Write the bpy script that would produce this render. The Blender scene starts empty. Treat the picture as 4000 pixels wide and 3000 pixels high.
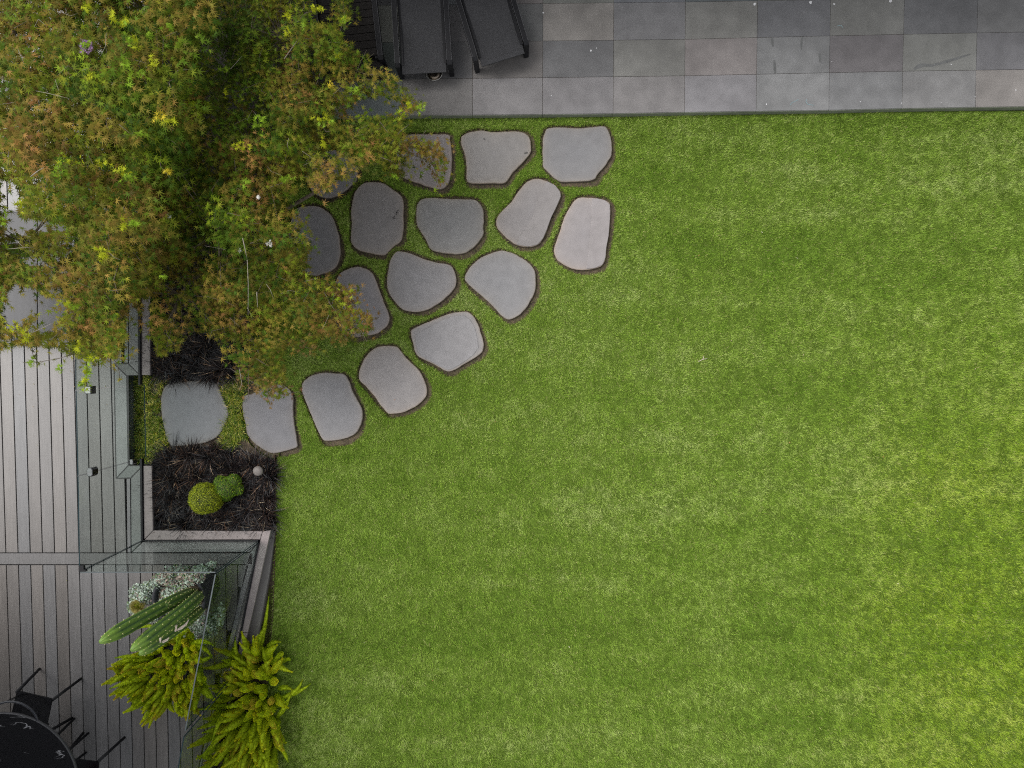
import bpy, math, random
import numpy as np
from mathutils import Vector, Matrix
from mathutils.geometry import delaunay_2d_cdt

random.seed(7); RNG = np.random.default_rng(11)
S = bpy.context.scene
COL = S.collection

# ------------------------------------------------------------------ camera, sky, sun
H = 8.2; F = 2668.0; TILT = -math.atan(110 / F)
cam_d = bpy.data.cameras.new('camera'); cam = bpy.data.objects.new('camera', cam_d); COL.objects.link(cam)
cam.location = (0, 0, H); cam.rotation_euler = (TILT, 0, 0)
cam_d.sensor_width = 36; cam_d.lens = F * 36 / 4000; cam_d.clip_start = 0.05; cam_d.clip_end = 1000
S.camera = cam
W = bpy.data.worlds.new('World'); S.world = W; W.use_nodes = True
SUN_EL, SUN_AZ = math.radians(56), math.radians(155)      # azimuth of the sun, measured in the ground plane from +X
nt = W.node_tree; bg = nt.nodes['Background']
sky = nt.nodes.new('ShaderNodeTexSky'); sky.sky_type = 'NISHITA'; sky.sun_disc = False
sky.sun_elevation = SUN_EL; sky.sun_rotation = math.pi / 2 - SUN_AZ; sky.dust_density = 3; sky.air_density = 1.0; sky.ozone_density = 1
hs = nt.nodes.new('ShaderNodeHueSaturation'); hs.inputs['Saturation'].default_value = 0.12
nt.links.new(sky.outputs[0], hs.inputs['Color']); nt.links.new(hs.outputs[0], bg.inputs[0]); bg.inputs[1].default_value = 0.15
sl = bpy.data.lights.new('sun', 'SUN'); so = bpy.data.objects.new('sun', sl); COL.objects.link(so)
sl.energy = 1.1; sl.angle = math.radians(35); sl.color = (1.0, 0.965, 0.91)
sd = Vector((math.cos(SUN_AZ) * math.cos(SUN_EL), math.sin(SUN_AZ) * math.cos(SUN_EL), math.sin(SUN_EL)))
so.rotation_euler = sd.to_track_quat('Z', 'Y').to_euler(); so.location = sd * 30
S.cycles.use_denoising = False; S.cycles.pixel_filter_type = 'BLACKMAN_HARRIS'; S.cycles.filter_width = 1.1
S.view_settings.view_transform = 'Standard'; S.view_settings.look = 'None'
S.view_settings.exposure = 0.62; S.view_settings.gamma = 1.0; S.view_settings.use_curve_mapping = False

# ------------------------------------------------------------------ helpers
CT, ST = math.cos(TILT), math.sin(TILT)
def at(px, py, z=0.0):
    "point of the photograph (4000 x 3000) -> world point at height z"
    cx, cy, cz = (px - 2000) / F, -(py - 1500) / F, -1.0
    wy, wz = CT * cy - ST * cz, ST * cy + CT * cz
    t = (z - H) / wz
    return Vector((t * cx, t * wy, z))
def atn(px, py, z):
    px = np.asarray(px, float); py = np.asarray(py, float); z = np.asarray(z, float)
    cx, cy = (px - 2000) / F, -(py - 1500) / F
    wy, wz = CT * cy + ST, ST * cy - CT
    t = (z - H) / wz
    return np.stack([t * cx, t * wy, z * np.ones_like(t)], -1)
def lin(r, g, b):
    return tuple(((c / 255) / 12.92 if c / 255 <= .04045 else ((c / 255 + .055) / 1.055) ** 2.4) for c in (r, g, b))
def tag(o, label=None, cat=None, group=None, kind=None):
    if label: o['label'] = label
    if cat: o['category'] = cat
    if group: o['group'] = group
    if kind: o['kind'] = kind
    return o
ORG = {}
def thing(name, label, cat, loc=(0, 0, 0), rz=0.0, group=None):
    o = bpy.data.objects.new(name, None); COL.objects.link(o); o.location = loc; o.rotation_euler = (0, 0, rz)
    ORG[o] = (Vector(loc), rz); o.empty_display_size = .1
    return tag(o, label, cat, group)
def link(name, me, mat, parent=None, world=False):
    o = bpy.data.objects.new(name, me); COL.objects.link(o)
    if mat and not me.materials: me.materials.append(mat)
    if parent is not None:
        o.parent = parent
    return o
def root_of(p):
    while p.parent is not None: p = p.parent
    return p
class MB:
    "collects shapes and links them as one mesh object"
    def __init__(s): s.v = []; s.f = []; s.m = []; s.c = []; s.mi = 0; s.col = (1, 1, 1); s.sm = []; s.smooth = False
    def add(s, vs, fs, cols=None):
        k = len(s.v); s.v += [tuple(v) for v in vs]
        s.c += ([s.col] * len(vs) if cols is None else list(cols))
        for f in fs: s.f.append([k + i for i in f]); s.m.append(s.mi); s.sm.append(s.smooth)
        return s
    def box(s, c, size, rz=0.0, M=None):
        hx, hy, hz = size[0] / 2, size[1] / 2, size[2] / 2
        R = M or Matrix.Rotation(rz, 3, 'Z')
        vs = [Vector(c) + R @ Vector((x, y, z)) for z in (-hz, hz) for x, y in ((-hx, -hy), (hx, -hy), (hx, hy), (-hx, hy))]
        return s.add(vs, [(3, 2, 1, 0), (4, 5, 6, 7), (0, 1, 5, 4), (1, 2, 6, 5), (2, 3, 7, 6), (3, 0, 4, 7)])
    def bevbox(s, c, size, b=.004, rz=0.0):
        "box with chamfered top edges"
        hx, hy, hz = size[0] / 2, size[1] / 2, size[2] / 2; R = Matrix.Rotation(rz, 3, 'Z'); vs = []
        for z, e in ((-hz, 0), (hz - b, 0), (hz, b)):
            vs += [Vector(c) + R @ Vector((x, y, z)) for x, y in ((-hx + e, -hy + e), (hx - e, -hy + e), (hx - e, hy - e), (-hx + e, hy - e))]
        fs = [(3, 2, 1, 0), (8, 9, 10, 11)]
        for k in (0, 4): fs += [(k + i, k + (i + 1) % 4, k + 4 + (i + 1) % 4, k + 4 + i) for i in range(4)]
        return s.add(vs, fs)
    def prism(s, poly, z0, z1, b=0.0):
        "poly: list of world xy; extruded; optional top chamfer"
        A = sum(poly[i][0] * poly[(i + 1) % len(poly)][1] - poly[(i + 1) % len(poly)][0] * poly[i][1] for i in range(len(poly)))
        if A < 0: poly = poly[::-1]
        n = len(poly)
        if b <= 0:
            vs = [(p[0], p[1], z0) for p in poly] + [(p[0], p[1], z1) for p in poly]
            return s.add(vs, [tuple(range(n))[::-1], tuple(range(n, 2 * n))] + [(i, (i + 1) % n, n + (i + 1) % n, n + i) for i in range(n)])
        ins = inset(poly, b)
        vs = [(p[0], p[1], z0) for p in poly] + [(p[0], p[1], z1 - b * .6) for p in poly] + [(p[0], p[1], z1) for p in ins]
        fs = [tuple(range(n))[::-1], tuple(range(2 * n, 3 * n))]
        for k in (0, n): fs += [(k + i, k + (i + 1) % n, k + n + (i + 1) % n, k + n + i) for i in range(n)]
        return s.add(vs, fs)
    def tube(s, pts, rad, n=8, cap=True, smooth=True):
        pts = [Vector(p) for p in pts]; rad = rad if isinstance(rad, (list, tuple)) else [rad] * len(pts)
        vs = []; up = None
        for i, p in enumerate(pts):
            d = (pts[min(i + 1, len(pts) - 1)] - pts[max(i - 1, 0)]).normalized()
            if up is None: up = d.orthogonal().normalized()
            up = (up - d * up.dot(d)).normalized(); sd_ = d.cross(up)
            vs += [p + (up * math.cos(2 * math.pi * k / n) + sd_ * math.sin(2 * math.pi * k / n)) * rad[i] for k in range(n)]
        fs = [(i * n + k, i * n + (k + 1) % n, (i + 1) * n + (k + 1) % n, (i + 1) * n + k) for i in range(len(pts) - 1) for k in range(n)]
        if cap: fs += [tuple(range(n))[::-1], tuple((len(pts) - 1) * n + k for k in range(n))]
        o = s.smooth; s.smooth = smooth; s.add(vs, fs); s.smooth = o
        return s
    def lathe(s, c, prof, n=32, smooth=True):
        c = Vector(c); vs = []
        for r, z in prof: vs += [c + Vector((r * math.cos(2 * math.pi * k / n), r * math.sin(2 * math.pi * k / n), z)) for k in range(n)]
        fs = [(i * n + k, i * n + (k + 1) % n, (i + 1) * n + (k + 1) % n, (i + 1) * n + k) for i in range(len(prof) - 1) for k in range(n)]
        fs += [tuple(range(n))[::-1], tuple((len(prof) - 1) * n + k for k in range(n))]
        o = s.smooth; s.smooth = smooth; s.add(vs, fs); s.smooth = o
        return s
    def build(s, name, mats, parent=None, local=True):
        "local=True: coordinates already in the thing's own frame; False: world coordinates"
        me = bpy.data.meshes.new(name)
        vs = s.v
        if parent is not None and not local:
            loc, rz = ORG[root_of(parent)]; R = Matrix.Rotation(-rz, 3, 'Z'); vs = [tuple(R @ (Vector(v) - loc)) for v in vs]
        me.from_pydata(vs, [], s.f)
        mats = mats if isinstance(mats, (list, tuple)) else [mats]
        for m in mats: me.materials.append(m)
        me.polygons.foreach_set('material_index', s.m); me.polygons.foreach_set('use_smooth', s.sm)
        a = me.color_attributes.new('Col', 'FLOAT_COLOR', 'POINT')
        a.data.foreach_set('color', np.concatenate([np.array(s.c, float).reshape(-1, 3), np.ones((len(s.c), 1))], 1).ravel())
        me.update()
        return link(name, me, None, parent)
def inset(poly, d):
    n = len(poly); out = []
    for i in range(n):
        a, b, c = Vector(poly[i - 1][:2]), Vector(poly[i][:2]), Vector(poly[(i + 1) % n][:2])
        e1 = (b - a).normalized(); e2 = (c - b).normalized(); n1 = Vector((-e1.y, e1.x)); n2 = Vector((-e2.y, e2.x))
        m = (n1 + n2); m = m.normalized() if m.length > 1e-6 else n1
        out.append(tuple(b + m * d / max(.5, m.dot(n1))))
    return out
def npmesh(name, V, Fc, C, mat, parent=None, smooth=False):
    "V (n,3), Fc (m,k) index array, C (n,3) colours"
    if parent is not None:
        loc, rz = ORG[root_of(parent)]; V = V - np.array(loc)
        if rz: c, s_ = math.cos(-rz), math.sin(-rz); V = V @ np.array([[c, s_, 0], [-s_, c, 0], [0, 0, 1]])
    me = bpy.data.meshes.new(name); n, (m, k) = len(V), Fc.shape
    me.vertices.add(n); me.vertices.foreach_set('co', V.astype(np.float32).ravel())
    me.loops.add(m * k); me.loops.foreach_set('vertex_index', Fc.astype(np.int32).ravel())
    me.polygons.add(m); me.polygons.foreach_set('loop_start', np.arange(0, m * k, k, dtype=np.int32))
    me.polygons.foreach_set('loop_total', np.full(m, k, dtype=np.int32))
    if smooth: me.polygons.foreach_set('use_smooth', np.ones(m, bool))
    a = me.color_attributes.new('Col', 'FLOAT_COLOR', 'POINT')
    a.data.foreach_set('color', np.concatenate([C, np.ones((n, 1))], 1).astype(np.float32).ravel())
    me.update(calc_edges=True); me.validate()
    return link(name, me, mat, parent)
_G = RNG.random((64, 64))
def vnoise(x, y):
    xi = np.floor(x).astype(int); yi = np.floor(y).astype(int); fx = x - xi; fy = y - yi
    fx = fx * fx * (3 - 2 * fx); fy = fy * fy * (3 - 2 * fy)
    g = lambda i, j: _G[i % 64, j % 64]
    return (g(xi, yi) * (1 - fx) + g(xi + 1, yi) * fx) * (1 - fy) + (g(xi, yi + 1) * (1 - fx) + g(xi + 1, yi + 1) * fx) * fy
def fbm(x, y, o=4):
    r = 0; a = .5
    for i in range(o): r = r + a * vnoise(x + 13.7 * i, y + 7.1 * i); x = x * 2.03; y = y * 2.03; a *= .5
    return r / (1 - .5 ** o)
def inpoly(X, Y, poly):
    P = np.asarray([(p[0], p[1]) for p in poly]); r = np.zeros(X.shape, bool); j = len(P) - 1
    for i in range(len(P)):
        xi, yi, xj, yj = P[i, 0], P[i, 1], P[j, 0], P[j, 1]
        if yi != yj:
            c = ((yi > Y) != (yj > Y)) & (X < (xj - xi) * (Y - yi) / (yj - yi) + xi); r ^= c
        j = i
    return r
def sample_poly(poly, n):
    P = np.asarray(poly, float); lo, hi = P[:, :2].min(0), P[:, :2].max(0); out = np.zeros((0, 2))
    while len(out) < n:
        q = lo + RNG.random((n * 2, 2)) * (hi - lo); out = np.concatenate([out, q[inpoly(q[:, 0], q[:, 1], P)]])
    return out[:n]
def smooth_closed(P, k=4):
    n = len(P); out = []
    for i in range(n):
        p0, p1, p2, p3 = (Vector(P[(i + j - 1) % n]) for j in range(4))
        for t in range(k):
            u = t / k
            out.append(.5 * ((2 * p1) + (p2 - p0) * u + (2 * p0 - 5 * p1 + 4 * p2 - p3) * u * u + (3 * p1 - p0 - 3 * p2 + p3) * u ** 3))
    return out
def unit(a): return a / np.maximum(np.linalg.norm(a, axis=-1, keepdims=True), 1e-9)

# ------------------------------------------------------------------ materials
def mat(name, color=(.5, .5, .5), rough=.6, metal=0.0, spec=.5, vcol=False, noise=None, bump=None, transl=0.0, tint=1.0):
    """noise: list of (scale, amount, stretch xyz) brightness mottling; bump: (scale, strength)"""
    m = bpy.data.materials.new(name); m.use_nodes = True; n = m.node_tree; N = n.nodes; L = n.links
    b = N['Principled BSDF']; b.inputs['Roughness'].default_value = rough; b.inputs['Metallic'].default_value = metal
    b.inputs['Specular IOR Level'].default_value = spec
    tc = N.new('ShaderNodeTexCoord')
    if vcol:
        at_ = N.new('ShaderNodeVertexColor'); at_.layer_name = 'Col'; c = at_.outputs[0]
    else:
        rgb = N.new('ShaderNodeRGB'); rgb.outputs[0].default_value = (*color, 1); c = rgb.outputs[0]
    for i, (sc, am, st) in enumerate(noise or []):
        mp = N.new('ShaderNodeMapping'); mp.inputs['Scale'].default_value = st; L.new(tc.outputs['Object'], mp.inputs[0])
        mp.inputs['Location'].default_value = (3.1 * i, 1.7 * i, 0)
        t = N.new('ShaderNodeTexNoise'); t.inputs['Scale'].default_value = sc; t.inputs['Detail'].default_value = 5; L.new(mp.outputs[0], t.inputs[0])
        mr = N.new('ShaderNodeMapRange'); mr.inputs[1].default_value = .3; mr.inputs[2].default_value = .7
        mr.inputs[3].default_value = 1 - am; mr.inputs[4].default_value = 1 + am; L.new(t.outputs[0], mr.inputs[0])
        mx = N.new('ShaderNodeVectorMath'); mx.operation = 'SCALE'; L.new(c, mx.inputs[0]); L.new(mr.outputs[0], mx.inputs['Scale']); c = mx.outputs[0]
    L.new(c, b.inputs['Base Color'])
    if bump:
        t = N.new('ShaderNodeTexNoise'); t.inputs['Scale'].default_value = bump[0]; t.inputs['Detail'].default_value = 6; L.new(tc.outputs['Object'], t.inputs[0])
        bp = N.new('ShaderNodeBump'); bp.inputs['Strength'].default_value = bump[1]; bp.inputs['Distance'].default_value = .01
        L.new(t.outputs[0], bp.inputs['Height']); L.new(bp.outputs[0], b.inputs['Normal'])
    if transl > 0:
        tr = N.new('ShaderNodeBsdfTranslucent'); L.new(c, tr.inputs[0]); ms = N.new('ShaderNodeMixShader'); ms.inputs[0].default_value = transl
        L.new(b.outputs[0], ms.inputs[1]); L.new(tr.outputs[0], ms.inputs[2]); L.new(ms.outputs[0], N['Material Output'].inputs[0])
    return m
I3 = (1, 1, 1)
M = dict(
    soil=mat('soil', (.085, .064, .042), .95, noise=[(18, .45, I3), (90, .4, I3)], bump=(60, .8)),
    mulch=mat('mulch', (.012, .010, .009), .95, noise=[(50, .5, I3)], bump=(70, .9)),
    terrain=mat('terrain', (.07, .10, .03), .95, noise=[(.6, .3, I3), (20, .4, I3)]),
    thatch=mat('thatch', (.090, .140, .022), 1.0, spec=0.0, noise=[(6, .25, I3), (120, .5, I3)], bump=(150, .9)),
    blade=mat('grass_blade', rough=.6, spec=.15, vcol=True, transl=.3),
    stone=mat('bluestone', rough=.72, spec=.35, vcol=True, noise=[(2.6, .05, I3), (11, .07, I3), (160, .06, I3)], bump=(140, .04)),
    paver=mat('paver', rough=.62, spec=.4, vcol=True, noise=[(1.6, .14, I3), (7, .12, I3), (170, .05, I3)], bump=(120, .05)),
    mortar=mat('mortar', (.075, .06, .045), .9, noise=[(60, .3, I3)]),
    wood=mat('weathered_decking', rough=.36, spec=.6, vcol=True, noise=[(7, .10, (1, .12, 1)), (90, .13, (1, .05, 1)), (260, .10, I3)], bump=(180, .10)),
    woodh=mat('weathered_capping', rough=.5, spec=.45, vcol=True, noise=[(6, .10, I3), (200, .12, I3)], bump=(180, .10)),
    dark=mat('dark_void', (.006, .006, .007), .9),
    fascia=mat('fascia', (.055, .06, .062), .7, noise=[(12, .2, I3)]),
    wallface=mat('painted_wall', (.13, .13, .125), .75, noise=[(12, .15, I3), (120, .12, I3)]),
    rust=mat('rusted_steel', (.055, .028, .018), .85, noise=[(40, .4, I3)]),
    leaf=mat('maple_leaf', rough=.6, spec=.12, vcol=True, transl=.32),
    bark=mat('bark', (.12, .095, .07), .85, noise=[(30, .35, I3)], bump=(60, .5)),
    twig=mat('dry_twig', (.25, .22, .18), .8, noise=[(40, .3, I3)]),
    mondo=mat('black_strap_leaf', rough=.38, spec=.45, vcol=True, transl=.05),
    plume=mat('fern_needle', rough=.6, spec=.15, vcol=True, transl=.42),
    stem=mat('green_stem', (.27, .35, .013), .8, spec=.1, noise=[(40, .4, I3)]),
    silver=mat('silver_leaf', rough=.7, spec=.3, vcol=True, transl=.15),
    box=mat('box_leaf', rough=.5, spec=.35, vcol=True, transl=.2),
    cactus=mat('cactus_skin', rough=.5, spec=.4, vcol=True, noise=[(25, .15, I3)], bump=(60, .15)),
    spine=mat('spine', (.62, .58, .26), .7),
    pot=mat('pot_glaze', (.022, .023, .027), .55, spec=.4, noise=[(20, .2, I3)]),
    frame=mat('black_aluminium', (.006, .006, .008), .55, spec=.3, noise=[(60, .15, I3)]),
    frameedge=mat('grey_edge', (.06, .06, .066), .5),  # lighter than the black frame, for rail edges and the table rim
    sling=mat('sling_mesh', (.046, .046, .049), .8, spec=.15, noise=[(3, .12, I3), (400, .25, I3)], bump=(700, .4)),
    slat=mat('dark_timber', (.012, .010, .009), .7, spec=.2, noise=[(50, .3, (.2, 6, 1))]),
    panel=mat('grey_panel', (.062, .062, .068), .5, noise=[(3, .12, (6, .4, 1)), (300, .15, I3)]),
    panelrim=mat('panel_rim', (.13, .13, .14), .45),
    steel=mat('brushed_steel', (.62, .60, .57), .22, metal=1.0),
    bronze=mat('worn_steel', (.36, .30, .24), .35, metal=1.0, noise=[(40, .2, I3)]),
    chrome=mat('chrome', (.16, .16, .165), .28, metal=1.0),
    lampcap=mat('lamp_cap', (.16, .14, .13), .6, noise=[(40, .12, I3)]),
    white=mat('white_petal', (.75, .74, .72), .6, transl=.2),
    red=mat('red_cushion', (.45, .02, .05), .8),
    purple=mat('purple_petal', rough=.6, vcol=True, transl=.3),
    husk=mat('dry_husk', (.52, .44, .37), .75, noise=[(60, .2, I3)]),
    litter=mat('dead_leaf', rough=.8, vcol=True),
)
def glass_mat():
    m = bpy.data.materials.new('clear_glass'); m.use_nodes = True; N = m.node_tree.nodes; L = m.node_tree.links
    N.remove(N['Principled BSDF']); tr = N.new('ShaderNodeBsdfTransparent'); tr.inputs[0].default_value = (.80, .835, .818, 1)
    gl = N.new('ShaderNodeBsdfGlossy'); gl.inputs['Roughness'].default_value = .02; gl.inputs[0].default_value = (.9, .95, .95, 1)
    lw = N.new('ShaderNodeLayerWeight'); lw.inputs[0].default_value = .5; pw = N.new('ShaderNodeMath'); pw.operation = 'POWER'; pw.inputs[1].default_value = 4; L.new(lw.outputs['Facing'], pw.inputs[0])
    fr = N.new('ShaderNodeMath'); fr.operation = 'MULTIPLY_ADD'; fr.inputs[1].default_value = .35; fr.inputs[2].default_value = .012; L.new(pw.outputs[0], fr.inputs[0]); mx = N.new('ShaderNodeMixShader')
    L.new(fr.outputs[0], mx.inputs[0]); L.new(tr.outputs[0], mx.inputs[1]); L.new(gl.outputs[0], mx.inputs[2]); L.new(mx.outputs[0], N['Material Output'].inputs[0])
    return m
M['glass'] = glass_mat()
M['glassedge'] = mat('glass_edge', (.02, .035, .04), .6, spec=.05)
M['glassedge_l'] = mat('glass_edge_bright', (.07, .085, .09), .4, spec=.5)  # lighter copy of the edge, sky reflection put into its colour
def marble_mat():
    m = mat('black_marble', (.014, .014, .016), .3, spec=.3); N = m.node_tree.nodes; L = m.node_tree.links; b = N['Principled BSDF']
    tc = N.new('ShaderNodeTexCoord'); mp = N.new('ShaderNodeMapping'); mp.inputs['Rotation'].default_value = (0, 0, -.95); mp.inputs['Scale'].default_value = (.75, 2.6, 1)
    n1 = N.new('ShaderNodeTexNoise'); n1.inputs['Scale'].default_value = 2.2; n1.inputs['Detail'].default_value = 7; n1.inputs['Distortion'].default_value = .6
    L.new(tc.outputs['Object'], mp.inputs[0]); L.new(mp.outputs[0], n1.inputs[0])
    s = N.new('ShaderNodeMath'); s.operation = 'SUBTRACT'; s.inputs[1].default_value = .5; L.new(n1.outputs[0], s.inputs[0])
    a = N.new('ShaderNodeMath'); a.operation = 'ABSOLUTE'; L.new(s.outputs[0], a.inputs[0])
    r = N.new('ShaderNodeMapRange'); r.inputs[1].default_value = .0; r.inputs[2].default_value = .011; r.inputs[3].default_value = 1; r.inputs[4].default_value = 0; L.new(a.outputs[0], r.inputs[0])
    n2 = N.new('ShaderNodeTexNoise'); n2.inputs['Scale'].default_value = 3.2; L.new(tc.outputs['Object'], n2.inputs[0])
    r2 = N.new('ShaderNodeMapRange'); r2.inputs[1].default_value = .50; r2.inputs[2].default_value = .56; L.new(n2.outputs[0], r2.inputs[0])
    mu = N.new('ShaderNodeMath'); mu.operation = 'MULTIPLY'; L.new(r.outputs[0], mu.inputs[0]); L.new(r2.outputs[0], mu.inputs[1])
    mx = N.new('ShaderNodeMix'); mx.data_type = 'RGBA'; mx.inputs[6].default_value = (.014, .014, .016, 1); mx.inputs[7].default_value = (.42, .42, .44, 1)
    L.new(mu.outputs[0], mx.inputs[0]); L.new(mx.outputs[2], b.inputs['Base Color'])
    return m
M['marble'] = marble_mat()

# ------------------------------------------------------------------ the stepping stones' outlines (pixels of the photograph)
def z4(l): return [(1100 + x / 1.58, 400 + y / 1.58) for x, y in l]
def z5(l): return [(1000 + x / 1.843, 1000 + y / 1.843) for x, y in l]
def z6(l): return [(400 + x / 2.37, 1400 + y / 2.37) for x, y in l]
STONES = [  # per-stone tones also carry some of the garden's uneven light
 ('pale grey stepping stone farthest right in the row beside the patio edge', z4([(1645,160),(1720,152),(1830,158),(1900,152),(1985,145),(2010,160),(2032,215),(2040,265),(2036,325),(1995,395),(1950,445),(1930,475),(1850,488),(1740,490),(1690,475),(1640,425),(1615,395),(1612,330),(1612,240),(1622,190)]), (122,122,126)),
 ('stepping stone beside the patio with a waist on its left side and small dark chips', z4([(1150,185),(1230,170),(1290,180),(1380,178),(1460,178),(1505,190),(1530,215),(1540,260),(1540,300),(1520,335),(1480,380),(1430,430),(1380,495),(1300,500),(1200,500),(1155,495),(1140,470),(1140,400),(1130,320),(1108,260),(1108,215),(1122,200)]), (125,123,124)),
 ('stepping stone near the patio crossed by reddish maple sprays', z4([(760,200),(900,195),(1028,197),(1040,230),(1050,290),(1052,370),(1045,440),(1030,500),(990,532),(930,528),(830,495),(750,465),(720,430),(700,350),(715,260)]), (126,122,125)),
 ('stepping stone almost wholly hidden under the maple, only its lower tip showing', z4([(150,470),(180,540),(230,580),(300,590),(370,560),(430,510),(465,465),(450,350),(330,290),(200,310),(140,380)]), (118,118,124)),
 ('tall stepping stone with a dark streak near its right edge', z4([(500,500),(540,490),(610,492),(650,510),(690,540),(735,570),(752,610),(752,700),(750,800),(735,855),(690,890),(650,930),(620,943),(540,930),(470,910),(430,870),(425,820),(430,740),(428,660),(440,590),(460,540)]), (125,122,124)),
 ('wide stepping stone with flat top side in the middle of the second row', z4([(870,595),(930,588),(1000,592),(1100,595),(1190,600),(1225,625),(1245,660),(1250,720),(1245,770),(1248,810),(1225,850),(1190,890),(1140,925),(1090,937),(1010,930),(950,920),(915,900),(890,850),(860,800),(835,760),(828,710),(832,650),(845,615)]), (121,121,123)),
 ('slanting pinkish stepping stone split by a long curved ridge', z4([(1540,475),(1585,470),(1640,485),(1690,510),(1720,550),(1725,580),(1700,640),(1665,710),(1640,780),(1615,840),(1580,880),(1520,893),(1450,880),(1390,840),(1350,800),(1325,760),(1330,710),(1370,660),(1420,610),(1460,550),(1500,500)]), (130,127,129)),
 ('palest narrow stepping stone with a straight ridge, farthest right in the second row', z4([(1830,590),(1880,585),(1950,590),(2000,603),(2028,630),(2028,720),(2020,820),(2005,900),(2000,960),(1980,1005),(1935,1025),(1860,1035),(1790,1025),(1740,1000),(1700,970),(1682,920),(1690,870),(1720,790),(1740,720),(1770,660),(1800,615)]), (140,136,139)),
 ('darkest stepping stone, its left half under the maple', z4([(100,650),(180,637),(240,645),(290,680),(320,720),(345,790),(358,860),(362,930),(345,1000),(300,1040),(240,1062),(190,1068),(120,1050),(70,1000),(40,940),(35,860),(50,760),(70,690)]), (120,119,124)),
 ('rounded stepping stone with one white speck, in the centre of the cluster', z4([(725,918),(790,930),(880,965),(960,988),(1030,1000),(1062,1030),(1078,1080),(1075,1130),(1045,1175)]) + z5([(1330,330),(1240,385),(1160,403),(1060,388),(990,320),(950,250),(940,180),(950,100)]) + z4([(665,985),(680,950),(700,928)]), (127,126,130)),
 ('stepping stone tapering to a point at its bottom like a fan', z4([(1340,915),(1400,920),(1470,950),(1520,985),(1560,1030),(1568,1080)]) + z5([(2012,240),(1985,310),(1940,380),(1890,430),(1825,458),(1780,440),(1720,380),(1650,310),(1580,250),(1525,200),(1502,160),(1520,110),(1560,60),(1620,10)]), (128,128,132)),
 ('stepping stone overlapped on its left by a red tipped maple spray', z5([(690,82),(740,75),(790,90),(840,125),(865,180),(890,250),(920,330),(950,400),(960,450),(945,500),(900,540),(850,565),(780,575),(710,585),(650,560),(600,500),(570,420),(545,330),(530,250),(560,200),(600,130),(640,100)]), (130,128,133)),
 ('stepping stone with layered flaked edges above the lowest curved run of stones', z5([(1120,530),(1200,490),(1300,450),(1400,412),(1490,400),(1530,405),(1570,440),(1600,490),(1615,540),(1635,610),(1640,660),(1620,700),(1560,745),(1480,790),(1420,825),(1380,832),(1330,810),(1250,765),(1175,730),(1145,690),(1128,620),(1115,570)]), (136,135,139)),
 ('slanted oval stepping stone with a warm pale rim on its lower right', z5([(860,660),(930,645),(1010,652),(1040,680),(1080,730),(1130,780),(1180,830),(1210,890),(1230,950),(1225,1010),(1190,1050),(1140,1090),(1060,1125),(970,1138),(940,1125),(900,1080),(850,1010),(790,940),(745,895),(738,850),(755,790),(790,720)]), (137,134,136)),
 ('smooth stepping stone between the slanted oval one and the one touching the black grass', z5([(340,905),(390,865),(450,845),(520,838),(600,845),(640,855),(670,900),(690,960),(720,1020),(755,1080),(768,1140),(760,1200),(730,1260),(680,1300),(600,1325),(510,1333),(480,1320),(450,1270),(410,1180),(370,1080),(335,990),(328,945)]), (125,125,130)),
 ('stepping stone with black mondo grass over its lower left corner', z6([(1330,340),(1400,320),(1500,260),(1620,240),(1690,255),(1740,300),(1765,360),(1765,450),(1770,560),(1785,660),(1800,760),(1800,820),(1730,850),(1620,875),(1550,875),(1480,840),(1400,780),(1335,700),(1325,620),(1305,540),(1295,440),(1300,370)]), (118,118,124)),
 ('stepping stone nearest the glass gate, between the two black grass beds', z6([(600,240),(760,215),(900,205),(1020,220),(1070,260),(1100,320),(1130,400),(1165,490),(1155,570),(1120,650),(1070,720),(960,780),(760,810),(640,810),(590,740),(570,650),(550,560),(540,440),(545,330)]), (117,119,125)),
]
ZST = 0.012
stone_w = []
for _, pl, _c in STONES:
    q = smooth_closed([at(x, y, ZST) for x, y in pl], 4); stone_w.append([(p.x, p.y) for p in q])
def ring_of(poly, i):
    "irregular spade-cut edge round a stone"
    n = len(poly); c = Vector((sum(p[0] for p in poly) / n, sum(p[1] for p in poly) / n)); A = sum(poly[k][0] * poly[(k + 1) % n][1] - poly[(k + 1) % n][0] * poly[k][1] for k in range(n))
    sg = 1 if A > 0 else -1; P = np.array(poly); out = []
    for k in range(n):
        a, b = Vector(poly[k - 2]), Vector(poly[(k + 2) % n]); t = (b - a).normalized(); nrm = Vector((t.y, -t.x)) * sg
        w = .026 + .040 * max(0, nrm.dot(Vector((.6, -.8)))) + .05 * float(fbm(np.array(P[k, 0] * 4 + i), np.array(P[k, 1] * 4)) - .4)
        out.append((poly[k][0] + nrm.x * max(.014, w), poly[k][1] + nrm.y * max(.014, w)))
    return out
ring_w = [ring_of(p, i) for i, p in enumerate(stone_w)]

# ------------------------------------------------------------------ ground, lawn
ZS = -0.034
b = MB(); b.prism([(-220, -220), (220, -220), (220, 220), (-220, 220)], -1.4, -.42); tag(b.build('terrain', M['terrain']), kind='structure')
xs = np.linspace(-9, 11, 201); ys = np.linspace(-9, 8, 171); gx, gy = np.meshgrid(xs, ys, indexing='ij')
gz = ZS + (fbm(gx * 6, gy * 6) - .5) * .018; V = np.stack([gx, gy, gz], -1).reshape(-1, 3)
ii = np.arange(200)[:, None] * 171 + np.arange(170)[None]; Q = np.stack([ii, ii + 171, ii + 172, ii + 1], -1).reshape(-1, 4)
tag(npmesh('ground', V, Q, np.ones((len(V), 3)), M['soil'], smooth=True), kind='structure')

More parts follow.
